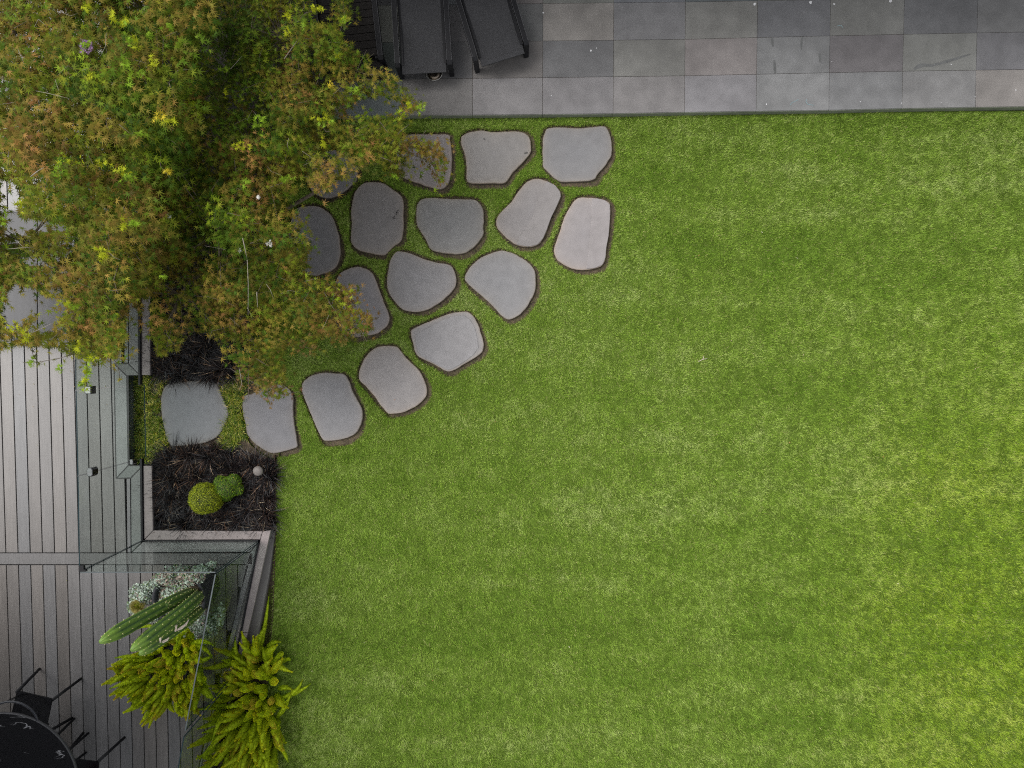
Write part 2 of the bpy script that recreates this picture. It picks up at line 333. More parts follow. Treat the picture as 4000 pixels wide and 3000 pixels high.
lawn_left = [at(*p) for p in ((1005, 1515), (1060, 1660), (1090, 1765), (1079, 1900), (1078, 2060), (1073, 2200), (1066, 2400), (1052, 2560), (1035, 2800), (1020, 3050), (1010, 3300))]
lawn_poly = [(10.5, -8.6), (10.5, at(4000, 432).y - .0)] + [(at(x, y).x, at(x, y).y) for x, y in ((4000, 432), (3520, 437), (3236, 443), (2952, 447), (2396, 457), (1845, 463), (1300, 467), (1240, 480), (1080, 500), (1060, 700), (1010, 900), (980, 1100), (975, 1300), (990, 1420), (1000, 1480))] + [(p.x, p.y) for p in lawn_left] + [(at(1010, 3300).x, -8.6)]
loops = [lawn_poly] + ring_w[:16]
vin = []; edg = []
for lp in loops:
    k = len(vin); n = len(lp); vin += [Vector(p) for p in lp]; edg += [(k + i, k + (i + 1) % n) for i in range(n)]
vo, eo, fo, *_ = delaunay_2d_cdt(vin, edg, [], 0, 1e-5)
tv = np.array([tuple(v) for v in vo]); tf = np.array([f for f in fo]); cen = tv[tf].mean(1)
keep = inpoly(cen[:, 0], cen[:, 1], lawn_poly)
for r in ring_w[:16]: keep &= ~inpoly(cen[:, 0], cen[:, 1], r)
tf = tf[keep]
b = MB(); b.add([(v[0], v[1], 0) for v in tv], [tuple(f) for f in tf])
for lp in loops:
    n = len(lp); b.add([(p[0], p[1], 0) for p in lp] + [(p[0], p[1], ZS - .03) for p in lp], [(i, (i + 1) % n, n + (i + 1) % n, n + i) for i in range(n)])
tag(b.build('lawn', M['thatch']), kind='structure')

def blades(P, az, lean, L, w, col, nseg=1, curl=0.0, tipcol=None, flat=0.0):
    "vectorised strap leaves. P (n,3) roots, az azimuth of lean, lean angle from vertical"
    n = len(P); az = az.reshape(-1); D = np.stack([np.cos(az), np.sin(az)], -1); sdv = np.stack([-np.sin(az), np.cos(az), 0 * az], -1)
    rows = []; cols = []; pos = P.copy(); ang = lean.copy(); tip = col if tipcol is None else tipcol
    for s in range(nseg + 1):
        t = s / nseg; ww = (w * (1 - t ** 1.6) * .5)[:, None]
        cc = col * (1 - t) + tip * t
        if s < nseg: rows += [pos - sdv * ww, pos + sdv * ww]; cols += [cc, cc]
        else: rows += [pos]; cols += [cc]
        st = (L / nseg)
        pos = pos + np.stack([D[:, 0] * np.sin(ang) * st, D[:, 1] * np.sin(ang) * st, np.cos(ang) * st], -1); ang = ang + curl / nseg
    k = 2 * nseg + 1; V = np.stack(rows, 1).reshape(-1, 3); C = np.clip(np.stack(cols, 1).reshape(-1, 3), 0, 1)
    tri = []
    for s in range(nseg - 1): a = 2 * s; tri += [(a, a + 1, a + 3), (a, a + 3, a + 2)]
    tri.append((2 * nseg - 2, 2 * nseg - 1, 2 * nseg))
    Fc = (np.arange(n)[:, None, None] * k + np.array(tri)[None]).reshape(-1, 3)
    return V, Fc, C
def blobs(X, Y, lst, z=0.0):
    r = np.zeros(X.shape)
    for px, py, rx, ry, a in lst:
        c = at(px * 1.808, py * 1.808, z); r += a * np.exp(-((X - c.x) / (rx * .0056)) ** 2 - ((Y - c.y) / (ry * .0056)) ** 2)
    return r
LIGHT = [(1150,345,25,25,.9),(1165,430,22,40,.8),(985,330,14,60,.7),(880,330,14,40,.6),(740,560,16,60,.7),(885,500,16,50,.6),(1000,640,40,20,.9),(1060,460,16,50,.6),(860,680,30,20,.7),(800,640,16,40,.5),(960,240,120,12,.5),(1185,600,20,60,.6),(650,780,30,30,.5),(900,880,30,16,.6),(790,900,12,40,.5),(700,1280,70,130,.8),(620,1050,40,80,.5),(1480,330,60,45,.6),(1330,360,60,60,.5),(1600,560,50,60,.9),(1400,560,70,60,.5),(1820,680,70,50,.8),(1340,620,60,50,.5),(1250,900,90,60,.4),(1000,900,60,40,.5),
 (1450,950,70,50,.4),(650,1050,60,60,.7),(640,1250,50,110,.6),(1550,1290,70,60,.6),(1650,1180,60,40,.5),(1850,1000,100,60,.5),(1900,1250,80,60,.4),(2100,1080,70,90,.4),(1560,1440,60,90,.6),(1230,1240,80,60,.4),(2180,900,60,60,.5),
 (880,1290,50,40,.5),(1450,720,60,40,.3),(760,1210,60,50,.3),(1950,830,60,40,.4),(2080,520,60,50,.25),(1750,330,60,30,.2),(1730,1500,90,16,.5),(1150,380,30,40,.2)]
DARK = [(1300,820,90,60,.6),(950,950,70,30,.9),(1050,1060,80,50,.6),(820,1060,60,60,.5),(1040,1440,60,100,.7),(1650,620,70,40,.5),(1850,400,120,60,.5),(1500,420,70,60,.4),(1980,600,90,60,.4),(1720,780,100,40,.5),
 (1500,1050,90,50,.5),(1720,1330,110,60,.6),(1150,1130,80,50,.5),(1300,1400,70,100,.5),(1950,1120,80,50,.5),(1750,880,70,50,.35),(625,1470,25,120,.6),(1450,1580,120,50,.6),(1850,1560,120,40,.6),(900,1400,60,60,.5),(620,1120,30,40,.3)]  # the tall spot beside the big fern paints its shade onto the turf
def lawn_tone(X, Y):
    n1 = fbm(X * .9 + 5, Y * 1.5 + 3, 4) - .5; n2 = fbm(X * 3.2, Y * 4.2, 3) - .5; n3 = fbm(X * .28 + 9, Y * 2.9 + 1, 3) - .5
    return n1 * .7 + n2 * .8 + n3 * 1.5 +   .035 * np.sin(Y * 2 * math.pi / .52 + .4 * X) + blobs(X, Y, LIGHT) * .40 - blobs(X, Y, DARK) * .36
GA, GB, GC = np.array([.150, .265, .026]), np.array([.275, .400, .058]), np.array([.43, .52, .17])
def lawn_color(X, Y, n):
    t = lawn_tone(X, Y); r = RNG.random(n); tuft_c = fbm(X * 13 + 3, Y * 13, 2)
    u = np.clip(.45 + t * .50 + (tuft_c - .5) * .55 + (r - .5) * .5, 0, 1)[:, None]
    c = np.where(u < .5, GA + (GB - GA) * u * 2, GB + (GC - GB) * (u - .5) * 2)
    yl = np.clip((X - 3.2) / 3.2, 0, 1) * np.clip((1.2 - Y) / 3.5, 0, 1); yl = (yl * (.6 + 1.1 * (fbm(X * 1.3, Y * 1.3) - .3)))[:, None].clip(0, 1)
    c = c * (1 - yl) + c * np.array([1.12, 1.06, .48]) * yl
    k = (r > .965)[:, None]; c = np.where(k, np.array([.42, .42, .16]), c)
    return c * (.6 + .8 * RNG.random(n))[:, None]
x0, x1, y0, y1 = at(880, 0).x, at(4000, 0).x + .5, at(0, 3000).y - .5, at(2000, 440).y
NB = 1080000
X = x0 + RNG.random(NB) * (x1 - x0); Y = y0 + RNG.random(NB) * (y1 - y0)
k = inpoly(X, Y, lawn_poly)
for r in ring_w[:16]: k &= ~inpoly(X, Y, r)
tuft = fbm(X * 17 + 3, Y * 17, 2); k &= RNG.random(NB) < np.clip((tuft - .15) * 3.2, .55, 1)
X, Y = X[k], Y[k]; n = len(X)
az = fbm(X * 9, Y * 9, 2) * 14 + RNG.normal(0, 1.1, n); _hh = 0
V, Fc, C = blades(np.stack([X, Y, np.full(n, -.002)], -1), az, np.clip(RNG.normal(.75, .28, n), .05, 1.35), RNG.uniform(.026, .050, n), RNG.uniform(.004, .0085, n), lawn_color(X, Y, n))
tag(npmesh('lawn_grass', V, Fc, C, M['blade']), 'short mown green grass covering the lawn and the gaps between the stones', 'grass', kind='stuff')
# longer ragged blades along the cut edges of the turf
E_P = []
for r in ring_w[:16]:
    R_ = np.array(r); d = np.roll(R_, -1, 0) - R_
    for j in range(26): E_P.append(R_ + d * RNG.random((len(R_), 1)) + RNG.normal(0, .006, R_.shape))
E_P = np.concatenate(E_P); k = inpoly(E_P[:, 0], E_P[:, 1], lawn_poly); E_P = E_P[k]
LP = np.array(lawn_poly); BP = []
for q0, q1 in zip(LP, np.roll(LP, -1, 0)):
    L_ = np.linalg.norm(q1 - q0); m = int(min(L_, 30) * 170); BP.append(q0 + (q1 - q0) * RNG.random((m, 1)) + RNG.normal(0, .007, (m, 2)))
BP = np.concatenate(BP); BP = BP[(BP[:, 0] < x1) & (BP[:, 1] > y0)]; E_P = np.concatenate([E_P, BP]); n = len(E_P)
cc = lawn_color(E_P[:, 0], E_P[:, 1], n); br = (RNG.random(n) > .72)[:, None]; cc = np.where(br, np.array([.20, .16, .07]), cc * .8)
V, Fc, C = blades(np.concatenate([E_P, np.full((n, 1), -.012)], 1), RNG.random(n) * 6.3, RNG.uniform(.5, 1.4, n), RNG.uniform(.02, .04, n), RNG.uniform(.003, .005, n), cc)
tag(npmesh('edge_grass', V, Fc, C, M['blade']), 'ragged grass blades along the cut edge around the stepping stones', 'grass', kind='stuff')
# sparse growth on the bare soil rings
E_P = []
for s_, r in zip(stone_w[:16], ring_w[:16]):
    A_, B_ = np.array(s_), np.array(r)
    for j in range(10): t = RNG.random((len(A_), 1)); E_P.append(A_ * (1 - t) + B_ * t)
E_P = np.concatenate(E_P); n = len(E_P); cc = np.where((RNG.random(n) > .5)[:, None], np.array([.15, .11, .06]), np.array([.12, .14, .04]))
V, Fc, C = blades(np.concatenate([E_P, np.full((n, 1), ZS)], 1), RNG.random(n) * 6.3, RNG.uniform(.8, 1.5, n), RNG.uniform(.01, .028, n), RNG.uniform(.003, .006, n), cc)
tag(npmesh('soil_litter', V, Fc, C, M['litter']), 'brown clippings lying on the soil rings around the stepping stones', 'clippings', kind='stuff')

# ------------------------------------------------------------------ unseen slabs added to shade the deck corner and the head of the patio
def blocker(label, x0_, y0_, x1_, y1_):
    t = thing('light_blocker', label, 'shade_slab', (x0_, y0_, 3.1)); b = MB(); b.prism([(x0_, y0_), (x1_, y0_), (x1_, y1_), (x0_, y1_)], 3.1, 3.3); b.build('shade_slab', M['frame'], t, local=False)
    b = MB(); xm, ym = (x0_ + x1_) / 2, (y0_ + y1_) / 2; b.box((x0_ + .4 if x1_ < 0 else xm, ym if x1_ < 0 else y1_ - .4, 1.5), (.2, .2, 3.2)); b.build('post', M['frame'], t, local=False)
blocker('added unseen eave roofing the corner of the deck with the round table', -11, -9, -4.38, -2.5)
blocker('added unseen eave over the house end of the patio', -4.0, 4.3, 9, 9)

# ------------------------------------------------------------------ stepping stones
RIDGE = {6: z4([(1640,485),(1690,510),(1720,550),(1725,580),(1700,640),(1665,710),(1640,780),(1615,840),(1580,880),(1520,893),(1450,880),(1465,830),(1520,770),(1555,690),(1575,620),(1600,560),(1620,510)]),
         7: z4([(1915,590),(1950,590),(2000,603),(2028,630),(2028,720),(2020,820),(2005,900),(2000,960),(1980,1005),(1935,1025),(1880,1030),(1890,960),(1900,860),(1910,760),(1912,660)]),
         12: z5([(1150,565),(1250,510),(1350,455),(1430,430),(1500,425),(1545,460),(1575,510),(1590,560),(1600,620),(1605,660),(1570,710),(1500,765),(1420,812),(1380,822),(1330,800),(1250,755),(1190,722),(1160,680),(1145,620)])}
for i, ((label, pl, rgb), poly) in enumerate(zip(STONES, stone_w)):
    if sum(poly[k][0] * poly[(k + 1) % len(poly)][1] - poly[(k + 1) % len(poly)][0] * poly[k][1] for k in range(len(poly))) < 0: poly = poly[::-1]
    n = len(poly); P = np.array(poly); c0 = P.mean(0)
    jit = (fbm(P[:, 0] * 22 + i, P[:, 1] * 22, 3) - .5) * .012; P = P + unit(P - c0) * jit[:, None]
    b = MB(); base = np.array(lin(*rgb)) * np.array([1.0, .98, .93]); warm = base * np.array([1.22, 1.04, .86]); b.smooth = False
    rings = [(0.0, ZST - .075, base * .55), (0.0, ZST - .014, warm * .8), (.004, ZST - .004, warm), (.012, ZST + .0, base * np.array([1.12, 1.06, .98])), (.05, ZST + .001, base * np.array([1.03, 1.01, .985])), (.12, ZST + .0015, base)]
    vs = []; cs = []
    for d, z, c in rings:
        q = P if d == 0 else P + unit(c0 - P) * d
        vs += [(a[0], a[1], z) for a in q]; cs += [tuple(c)] * n
    fs = [(r * n + k, r * n + (k + 1) % n, (r + 1) * n + (k + 1) % n, (r + 1) * n + k) for r in range(len(rings) - 1) for k in range(n)]
    last = (len(rings) - 1) * n; vs.append((c0[0], c0[1], ZST + .002)); cs.append(tuple(base * np.array([.98, .99, 1.005]))); fs += [(last + k, last + (k + 1) % n, len(vs) - 1) for k in range(n)]
    b.add(vs, fs, cs)
    if i in RIDGE:
        q = [at(x, y, ZST) for x, y in RIDGE[i]]; q = [(c0[0] + (p.x - c0[0]) * .985, c0[1] + (p.y - c0[1]) * .985) for p in q]
        b.col = tuple(base * (1.03 if i != 12 else 1.05)); b.prism(q, ZST - .01, ZST + .0075, .003)
    if i == 4:                                     # dark rough streak
        b.col = tuple(base * .5)
        for j in range(26):
            t = random.random(); c = at(1537 + 22 * t + random.uniform(-4, 4), 858 - 42 * t + random.uniform(-5, 5), 0); b.prism([(c.x + .006 * math.cos(a), c.y + .005 * math.sin(a)) for a in (0, 1.3, 2.4, 3.6, 5)], ZST, ZST + .004)
    if i == 1:
        b.col = tuple(base * .35)
        for px, py, r in ((1893, 545, .012), (1890, 543, .008), (2052, 600, .016), (2058, 598, .014)): c = at(px, py, 0); b.prism([(c.x + r * math.cos(a), c.y + r * .6 * math.sin(a)) for a in (0, 1.2, 2.4, 3.6, 5)], ZST, ZST + .0035)
    o = b.build('stepping_stone', M['stone']); tag(o, label, 'stepping stone', 'irregular bluestone stepping stones set in the lawn')

# ------------------------------------------------------------------ patio paving
ZP = 0.11
colsx = {3: [1571, 1845.6, 2119.6, 2395, 2674.7, 2954, 3238, 3524, 3811], 2: [1571, 1845.6, 2119.8, 2396, 2675, 2955.5, 3240, 3526, 3813], 1: [1572, 1846.5, 2120.5, 2397, 2676.5, 2957.8, 3242.5, 3530, 3816.6], 0: [1573, 1847, 2121, 2398, 2677.6, 2960, 3245, 3533, 3820]}
rowy = {3: [450.4, 448.6, 446.4, 443, 438, 433.7, 430, 423, 418.5], 2: [308.6, 306, 303.3, 299.6, 296, 290, 284, 278, 274], 1: [165, 163, 160, 157, 153.5, 146.5, 140, 134, 128.5], 0: [20, 17, 13.6, 10.8, 7.6, 3, -2, -7.5, -13]}
GP = {(r, c): at(colsx[r][c], rowy[r][c], ZP) for r in range(4) for c in range(9)}
for r in range(4):
    d0 = (GP[r, 1] - GP[r, 0]); d1 = GP[r, 8] - GP[r, 7]
    for c in range(-1, -6, -1): GP[r, c] = GP[r, c + 1] - d0
    for c in range(9, 14): GP[r, c] = GP[r, c - 1] + d1
for r in range(-1, -8, -1):
    for c in range(-5, 14): GP[r, c] = GP[r + 1, c] + (GP[0, c] - GP[1, c])
TC_ = {(3,0):(98,96,99),(3,1):(108,106,112),(3,2):(110,108,115),(3,3):(112,109,113),(3,4):(117,113,117),(3,5):(116,116,121),(3,6):(110,110,116),(3,7):(114,115,119),(3,8):(122,116,114),
 (2,0):(84,82,84),(2,1):(98,94,95),(2,2):(92,94,101),(2,3):(106,107,105),(2,4):(118,110,112),(2,5):(106,109,109),(2,6):(100,96,103),(2,7):(108,111,109),(2,8):(97,98,107),
 (1,1):(92,92,96),(1,2):(121,116,113),(1,3):(108,106,108),(1,4):(110,111,109),(1,5):(95,95,104),(1,6):(104,106,105),(1,7):(93,93,101),(1,8):(98,100,105)}
TC = {}
for k_, v_ in TC_.items(): m_ = sum(v_) / 3; TC[k_] = tuple(113 + (m_ - 106) * 1.1 + (q_ - m_) * .5 + (1.5, 0, -2.5)[list(v_).index(q_) if v_.count(q_) == 1 else 1] for q_ in v_)
b = MB(); rr = random.Random(3)
def tile(q, z0, z1, col, gap=.0022):
    q = inset([(p.x, p.y) for p in q], gap); b.col = col; b.prism(q, z0, z1, .0015)
for r in range(-6, 4):
    for c in range(-1, 13):
        q = [GP[r, c], GP[r, c + 1], GP[r - 1, c + 1], GP[r - 1, c]] if (r - 1, c) in GP else None
        if q is None: continue
        rgb = TC.get((r, c)) or tuple(v + rr.uniform(-4, 4) for v in [rr.choice([86, 94, 102, 108])] * 3)
        tile(q, ZP - .04, ZP + (r * 7 + c * 3) % 3 * .0004, tuple(v * .98 for v in lin(*rgb)))
b.mi = 1; b.col = (1, 1, 1); e = [GP[3, -1], GP[3, 13], GP[-7, 13], GP[-7, -1]]
b.prism(inset([(p.x, p.y) for p in e], .02), -.06, ZP - .006)
b.mi = 0
for c in range(-1, 13):                          # edging course under the outer row
    a, d = GP[3, c], GP[3, c + 1]; off = Vector((0, -.004, 0)); b.col = lin(112, 116, 104)
    b.prism([((a + off).x + .002, (a + off).y + .012), ((d + off).x - .002, (d + off).y + .012), ((d + off).x - .002, (d + off).y - .0), ((a + off).x + .002, (a + off).y - .0)], -.05, ZP - .012)
b.mi = 2                                         # droppings and chalk marks on the paving
for px, py, r in ((2948,16,9),(3166,10,10),(3258,16,6),(3478,4,9),(2122,50,5),(2308,198,6),(3715,252,3),(3968,352,4),(2994,407,4),(3360,398,3),(3522,403,3),(2579,426,2.5),(2154,374,3),(3249,241,2),(2330,188,3),(3809,378,2.5),(3676,400,2)):
    c = at(px, py, ZP); r *= .0021; b.prism([(c.x + r * rr.uniform(.6, 1.1) * math.cos(a), c.y + r * rr.uniform(.6, 1.1) * math.sin(a)) for a in [j * .785 for j in range(8)]], ZP, ZP + .003)
b.mi = 3
for pts in (((3087,410),(3092,402),(3105,396),(3118,389)), ((3150,388),(3148,398),(3156,408),(3178,411)), ((3270,102),(3285,98),(3292,108))):
    for (ax, ay), (bx, by) in zip(pts, pts[1:]):
        p, q = at(ax, ay, ZP), at(bx, by, ZP); d = (q - p).normalized(); nn = Vector((-d.y, d.x, 0)) * .003
        b.prism([((p - nn).x, (p - nn).y), ((q - nn).x, (q - nn).y), ((q + nn).x, (q + nn).y), ((p + nn).x, (p + nn).y)], ZP, ZP + .002)
b.mi = 4                                         # long grey water stain and short smears
def smear(pts, w):
    L_ = [at(x, y, ZP) for x, y in pts]; up = []; dn = []
    for k, p in enumerate(L_):
        d = (L_[min(k + 1, len(L_) - 1)] - L_[max(k - 1, 0)]).normalized(); nn = Vector((-d.y, d.x, 0)) * w[k]; up.append(((p + nn).x, (p + nn).y)); dn.append(((p - nn).x, (p - nn).y))
    for k in range(len(up) - 1): b.prism([dn[k], dn[k + 1], up[k + 1], up[k]], ZP - .001, ZP + .0018)
smear([(3570,270),(3590,258),(3612,254),(3640,256),(3700,240),(3750,224),(3790,212)], [.012,.026,.018,.014,.016,.013,.006])
smear([(3016,150),(3017,165),(3019,182)], [.012,.014,.008]); smear([(3132,145),(3131,170),(3130,194)], [.014,.012,.005]); smear([(3024,235),(3026,262),(3028,286)], [.01,.015,.014]); smear([(3201,208),(3203,228),(3204,244)], [.012,.014,.01])
M['chalk'] = mat('blue_chalk', (.20, .29, .31), .9); M['wet'] = mat('damp_stain', (.12, .122, .12), .6, noise=[(9, .2, I3)])
M['drop'] = mat('white_dropping', (.62, .62, .63), .8, noise=[(80, .3, I3)])
tag(b.build('patio', [M['paver'], M['mortar'], M['drop'], M['chalk'], M['wet']]), kind='structure')

# ------------------------------------------------------------------ deck
ZD = 0.15
def xw(px, py=1800): return at(px, py, ZD).x
DX0 = xw(11.8); PITCH = .14515
yA, yB, yC = at(0, 2160, ZD).y, at(0, 2206, ZD).y, at(300, 3000, ZD).y - 1.2
ytop = at(0, 0, ZD).y + 1.5
b = MB(); rr = random.Random(5)
def wcol(k=1.0): v = rr.uniform(.9, 1.1) * k; w = rr.uniform(-.012, .012); return (.152 * v + w * .5, .144 * v, .141 * v - w * .5)
# deck outline on its garden side, used to end the boards
def edge_x(y, side):     # right-hand limit of the boards at world y
    return None
right_low = [(1035, 2108), (925, 2520), (900, 2640), (850, 2860), (800, 3060), (740, 3330)]      # line of the flat border inside the capping
RL = [at(x, y, ZD) for x, y in ((985, 2160), (918, 2400), (870, 2600), (805, 2870), (740, 3150), (660, 3500))]
def rl_x(y):
    for p, q in zip(RL, RL[1:]):
        if q.y <= y <= p.y: return p.x + (q.x - p.x) * (p.y - y) / (p.y - q.y)
    return RL[-1].x if y < RL[-1].y else RL[0].x
g = .0062
for j in range(-12, 25):
    x_0, x_1 = DX0 + j * PITCH + g, DX0 + (j + 1) * PITCH - g
    if x_0 < xw(480):                            # upper field
        xr = min(x_1, xw(484)); 
        if xr - x_0 > .01:
            b.col = wcol(); b.prism([(x_0, yA + g), (xr, yA + g), (xr, ytop), (x_0, ytop)], ZD - .025, ZD, .0015)
    # lower field, cut by the slanting border
    ys_ = [yB - g, yC]
    n_ = 14; top = yB - g; pts_l = []; 
    seg = [top + (yC - top) * t / n_ for t in range(n_ + 1)]
    run = [(min(x_1, rl_x(y) - .004), y) for y in seg if rl_x(y) - .004 > x_0 + .004]
    if len(run) > 1 and x_0 < rl_x(top):
        b.col = wcol(); off = rr.uniform(-.001, .001)
        b.prism([(x_0, run[0][1])] + run + [(x_0, run[-1][1])], ZD - .025, ZD)
b.col = wcol(1.02); b.prism([(xw(-900, 2180), yB + g), (at(985, 2206, ZD).x, yB + g), (at(985, 2160, ZD).x, yA - g), (xw(-900, 2180), yA - g)], ZD - .025, ZD, .0015)   # cross board
b.col = wcol(1.02); q = [at(x, y, ZD) for x, y in ((-600, 806), (560, 806), (560, 826), (-600, 826))]
tag(b.build('deck', M['wood']), kind='structure')
b = MB(); b.prism([(xw(-1200), ytop), (at(484, 1000, ZD).x, ytop), (at(484, 2160, ZD).x, yA), (at(985, 2160, ZD).x, yA)] + [(p.x - .02, p.y) for p in RL] + [(xw(-1200), RL[-1].y)], -.06, ZD - .03)
tag(b.build('deck_base', M['dark']), kind='structure')
def inset_any(q, d):
    A = sum(q[i][0] * q[(i + 1) % len(q)][1] - q[(i + 1) % len(q)][0] * q[i][1] for i in range(len(q)))
    return inset(q if A > 0 else q[::-1], d)
def slab(b, pl, z1, th=.03, col=None, bev=.002):
    b.col = col or wcol(); q = [at(x, y, z1) for x, y in pl]; q = inset_any([(p.x, p.y) for p in q], .003); b.prism(q, z1 - th, z1, bev)
b = MB(); b.smooth = False
cg = (.215, .215, .213)
b.col = (.02, .02, .02)
for pl in ([(443, 1419), (501, 1418), (549, 1466), (502, 1467), (506, 1817), (560, 1817), (512, 1870), (452, 1870)],):
    q = [at(x, y, ZD) for x, y in pl]; b.prism([(p.x, p.y) for p in q], ZD - .02, ZD + .0012)
def bc(k=1): return tuple(v * k * rr.uniform(.95, 1.05) for v in cg)
slab(b, [(485.5, -300), (500, -300), (500.5, 1418), (485.5, 1418)], ZD, col=bc(1.1)); slab(b, [(502, -300), (547, -300), (547, 1465), (502, 1420)], ZD, col=bc(.8))
slab(b, [(448, 1422), (500.5, 1421), (545, 1466), (495, 1466)], ZD + .003, col=bc(.72)); slab(b, [(447, 1424), (494, 1469), (500, 1818), (455, 1866)], ZD + .003, col=bc(1.05))
slab(b, [(501, 1820), (556, 1820), (510, 1866), (456, 1868)], ZD + .003, col=bc(.72)); slab(b, [(493.5, 1869), (509, 1869), (511, 2158), (497, 2158)], ZD, col=bc(.85)); slab(b, [(511, 1868), (556.5, 1822), (559, 2112), (513, 2157)], ZD, col=bc(.72))
slab(b, [(562, 2113), (1012, 2113), (975, 2157), (516, 2158)], ZD, col=bc(.80))
q = [(1014, 2114), (998, 2170), (940, 2390), (880, 2640), (812, 2890), (735, 3190), (655, 3500)]
q2 = [(977, 2158), (962, 2206)] + [(918 + 2, 2400), (872, 2600), (807, 2870), (742, 3150), (662, 3500)]
for i_ in range(len(q) - 1): slab(b, [q2[i_], q[i_], q[i_ + 1], q2[i_ + 1]], ZD, col=bc(.85), bev=0)
tag(b.build('deck_border', M['woodh']), kind='structure')
# fascia dropping to the garden at the gate
b = MB(); a_, c_ = at(496, 1466, ZD), at(501, 1820, ZD)
b.prism([(a_.x - .012, a_.y), (a_.x + .004, a_.y), (c_.x + .004, c_.y), (c_.x - .012, c_.y)], -.06, ZD - .004)
b.prism([(a_.x, a_.y - .0), (at(545, 1466, ZD).x, a_.y), (at(545, 1466, ZD).x, a_.y + .02), (a_.x, a_.y + .02)], -.06, ZD - .034)
b.prism([(c_.x, c_.y - .02), (at(556, 1820, ZD).x, c_.y - .02), (at(556, 1820, ZD).x, c_.y), (c_.x, c_.y)], -.06, ZD - .034)
tag(b.build('deck_fascia', M['fascia']), kind='structure')

# ------------------------------------------------------------------ low retaining walls with timber capping
ZC = 0.165; TW = lin(128, 119, 118)
def cap_wall(label, body, caps, name='retaining_wall'):
    t = thing(name, label, 'garden wall', at(*body[0], 0)); b = MB(); q = [at(x, y, ZC - .03) for x, y in body]
    b.prism([(p.x, p.y) for p in q], -.08, ZC - .031); b.build('wall', M['wallface'], t, local=False)
    b = MB()
    for pl, k in caps: b.col = tuple(v * k * 1.02 for v in TW); q = [at(x, y, ZC) for x, y in pl]; b.prism([(p.x, p.y) for p in q], ZC - .028, ZC, .003)
    b.build('capping', M['woodh'], t, local=False)
cap_wall('low wall with greyed timber capping running up under the maple beside the deck', [(552, -300), (582, -300), (584, 1464), (555, 1464)], [([(550, -300), (580, -300), (584, 600), (552, 600)], 1), ([(552, 604), (584, 604), (586, 1465), (553, 1465)], 1.0)])
cap_wall('mitred low wall with timber capping around the lower left of the black grass bed', [(562, 1822), (592, 1822), (596, 2074), (1022, 2076), (1022, 2104), (570, 2104)],
         [([(560, 1820), (592, 1820), (597, 2072), (563, 2107)], 1.0), ([(598.5, 2073), (1024, 2076), (1016, 2107), (565, 2109)], .98)])
cap_wall('slanting low wall with timber capping between the lawn and the glass fence', [(1026, 2078), (1056, 2078), (920, 2600), (735, 3300), (700, 3300), (893, 2560)],
         [([(1026, 2077), (1057, 2072), (968, 2470), (928, 2470), (1018, 2108)], 1.05), ([(928, 2473), (967, 2473), (900, 2730), (862, 2730)], .95), ([(861, 2733), (899, 2733), (745, 3300), (705, 3300)], .9)])
b = MB(); b.col = lin(112, 109, 106)  # added board stands in for the visible side face of the wall
q = [at(x, y, .045) for x, y in ((1060, 2076), (1073, 2076), (1052, 2240), (1008, 2480), (945, 2720), (900, 2730), (968, 2470), (1030, 2200))]; b.prism([(p.x, p.y) for p in q], -.06, .045, .003)
tag(b.build('wall_side_board', M['woodh']), 'grey timber sleeper standing in for the side face of the slanting wall', 'plank')
# steel lawn edging
def ribbon(pts, w, z0, z1, b):
    L_ = [Vector(p) for p in pts]
    for p, q in zip(L_, L_[1:]):
        d = (q - p).normalized(); nn = Vector((-d.y, d.x, 0)) * w / 2; b.prism([tuple((p - nn)[:2]), tuple((q - nn)[:2]), tuple((q + nn)[:2]), tuple((p + nn)[:2])], z0, z1)
b = MB(); ribbon([at(x, y, .0) for x, y in ((1073, 1778), (1078, 1900), (1079, 2068), (1074, 2200), (1067, 2400), (1054, 2560), (1036, 2800), (1012, 3250))], .006, -.08, .012, b)
tag(b.build('lawn_edging', M['rust']), 'thin rusty steel strip along the left edge of the lawn', 'lawn edging')

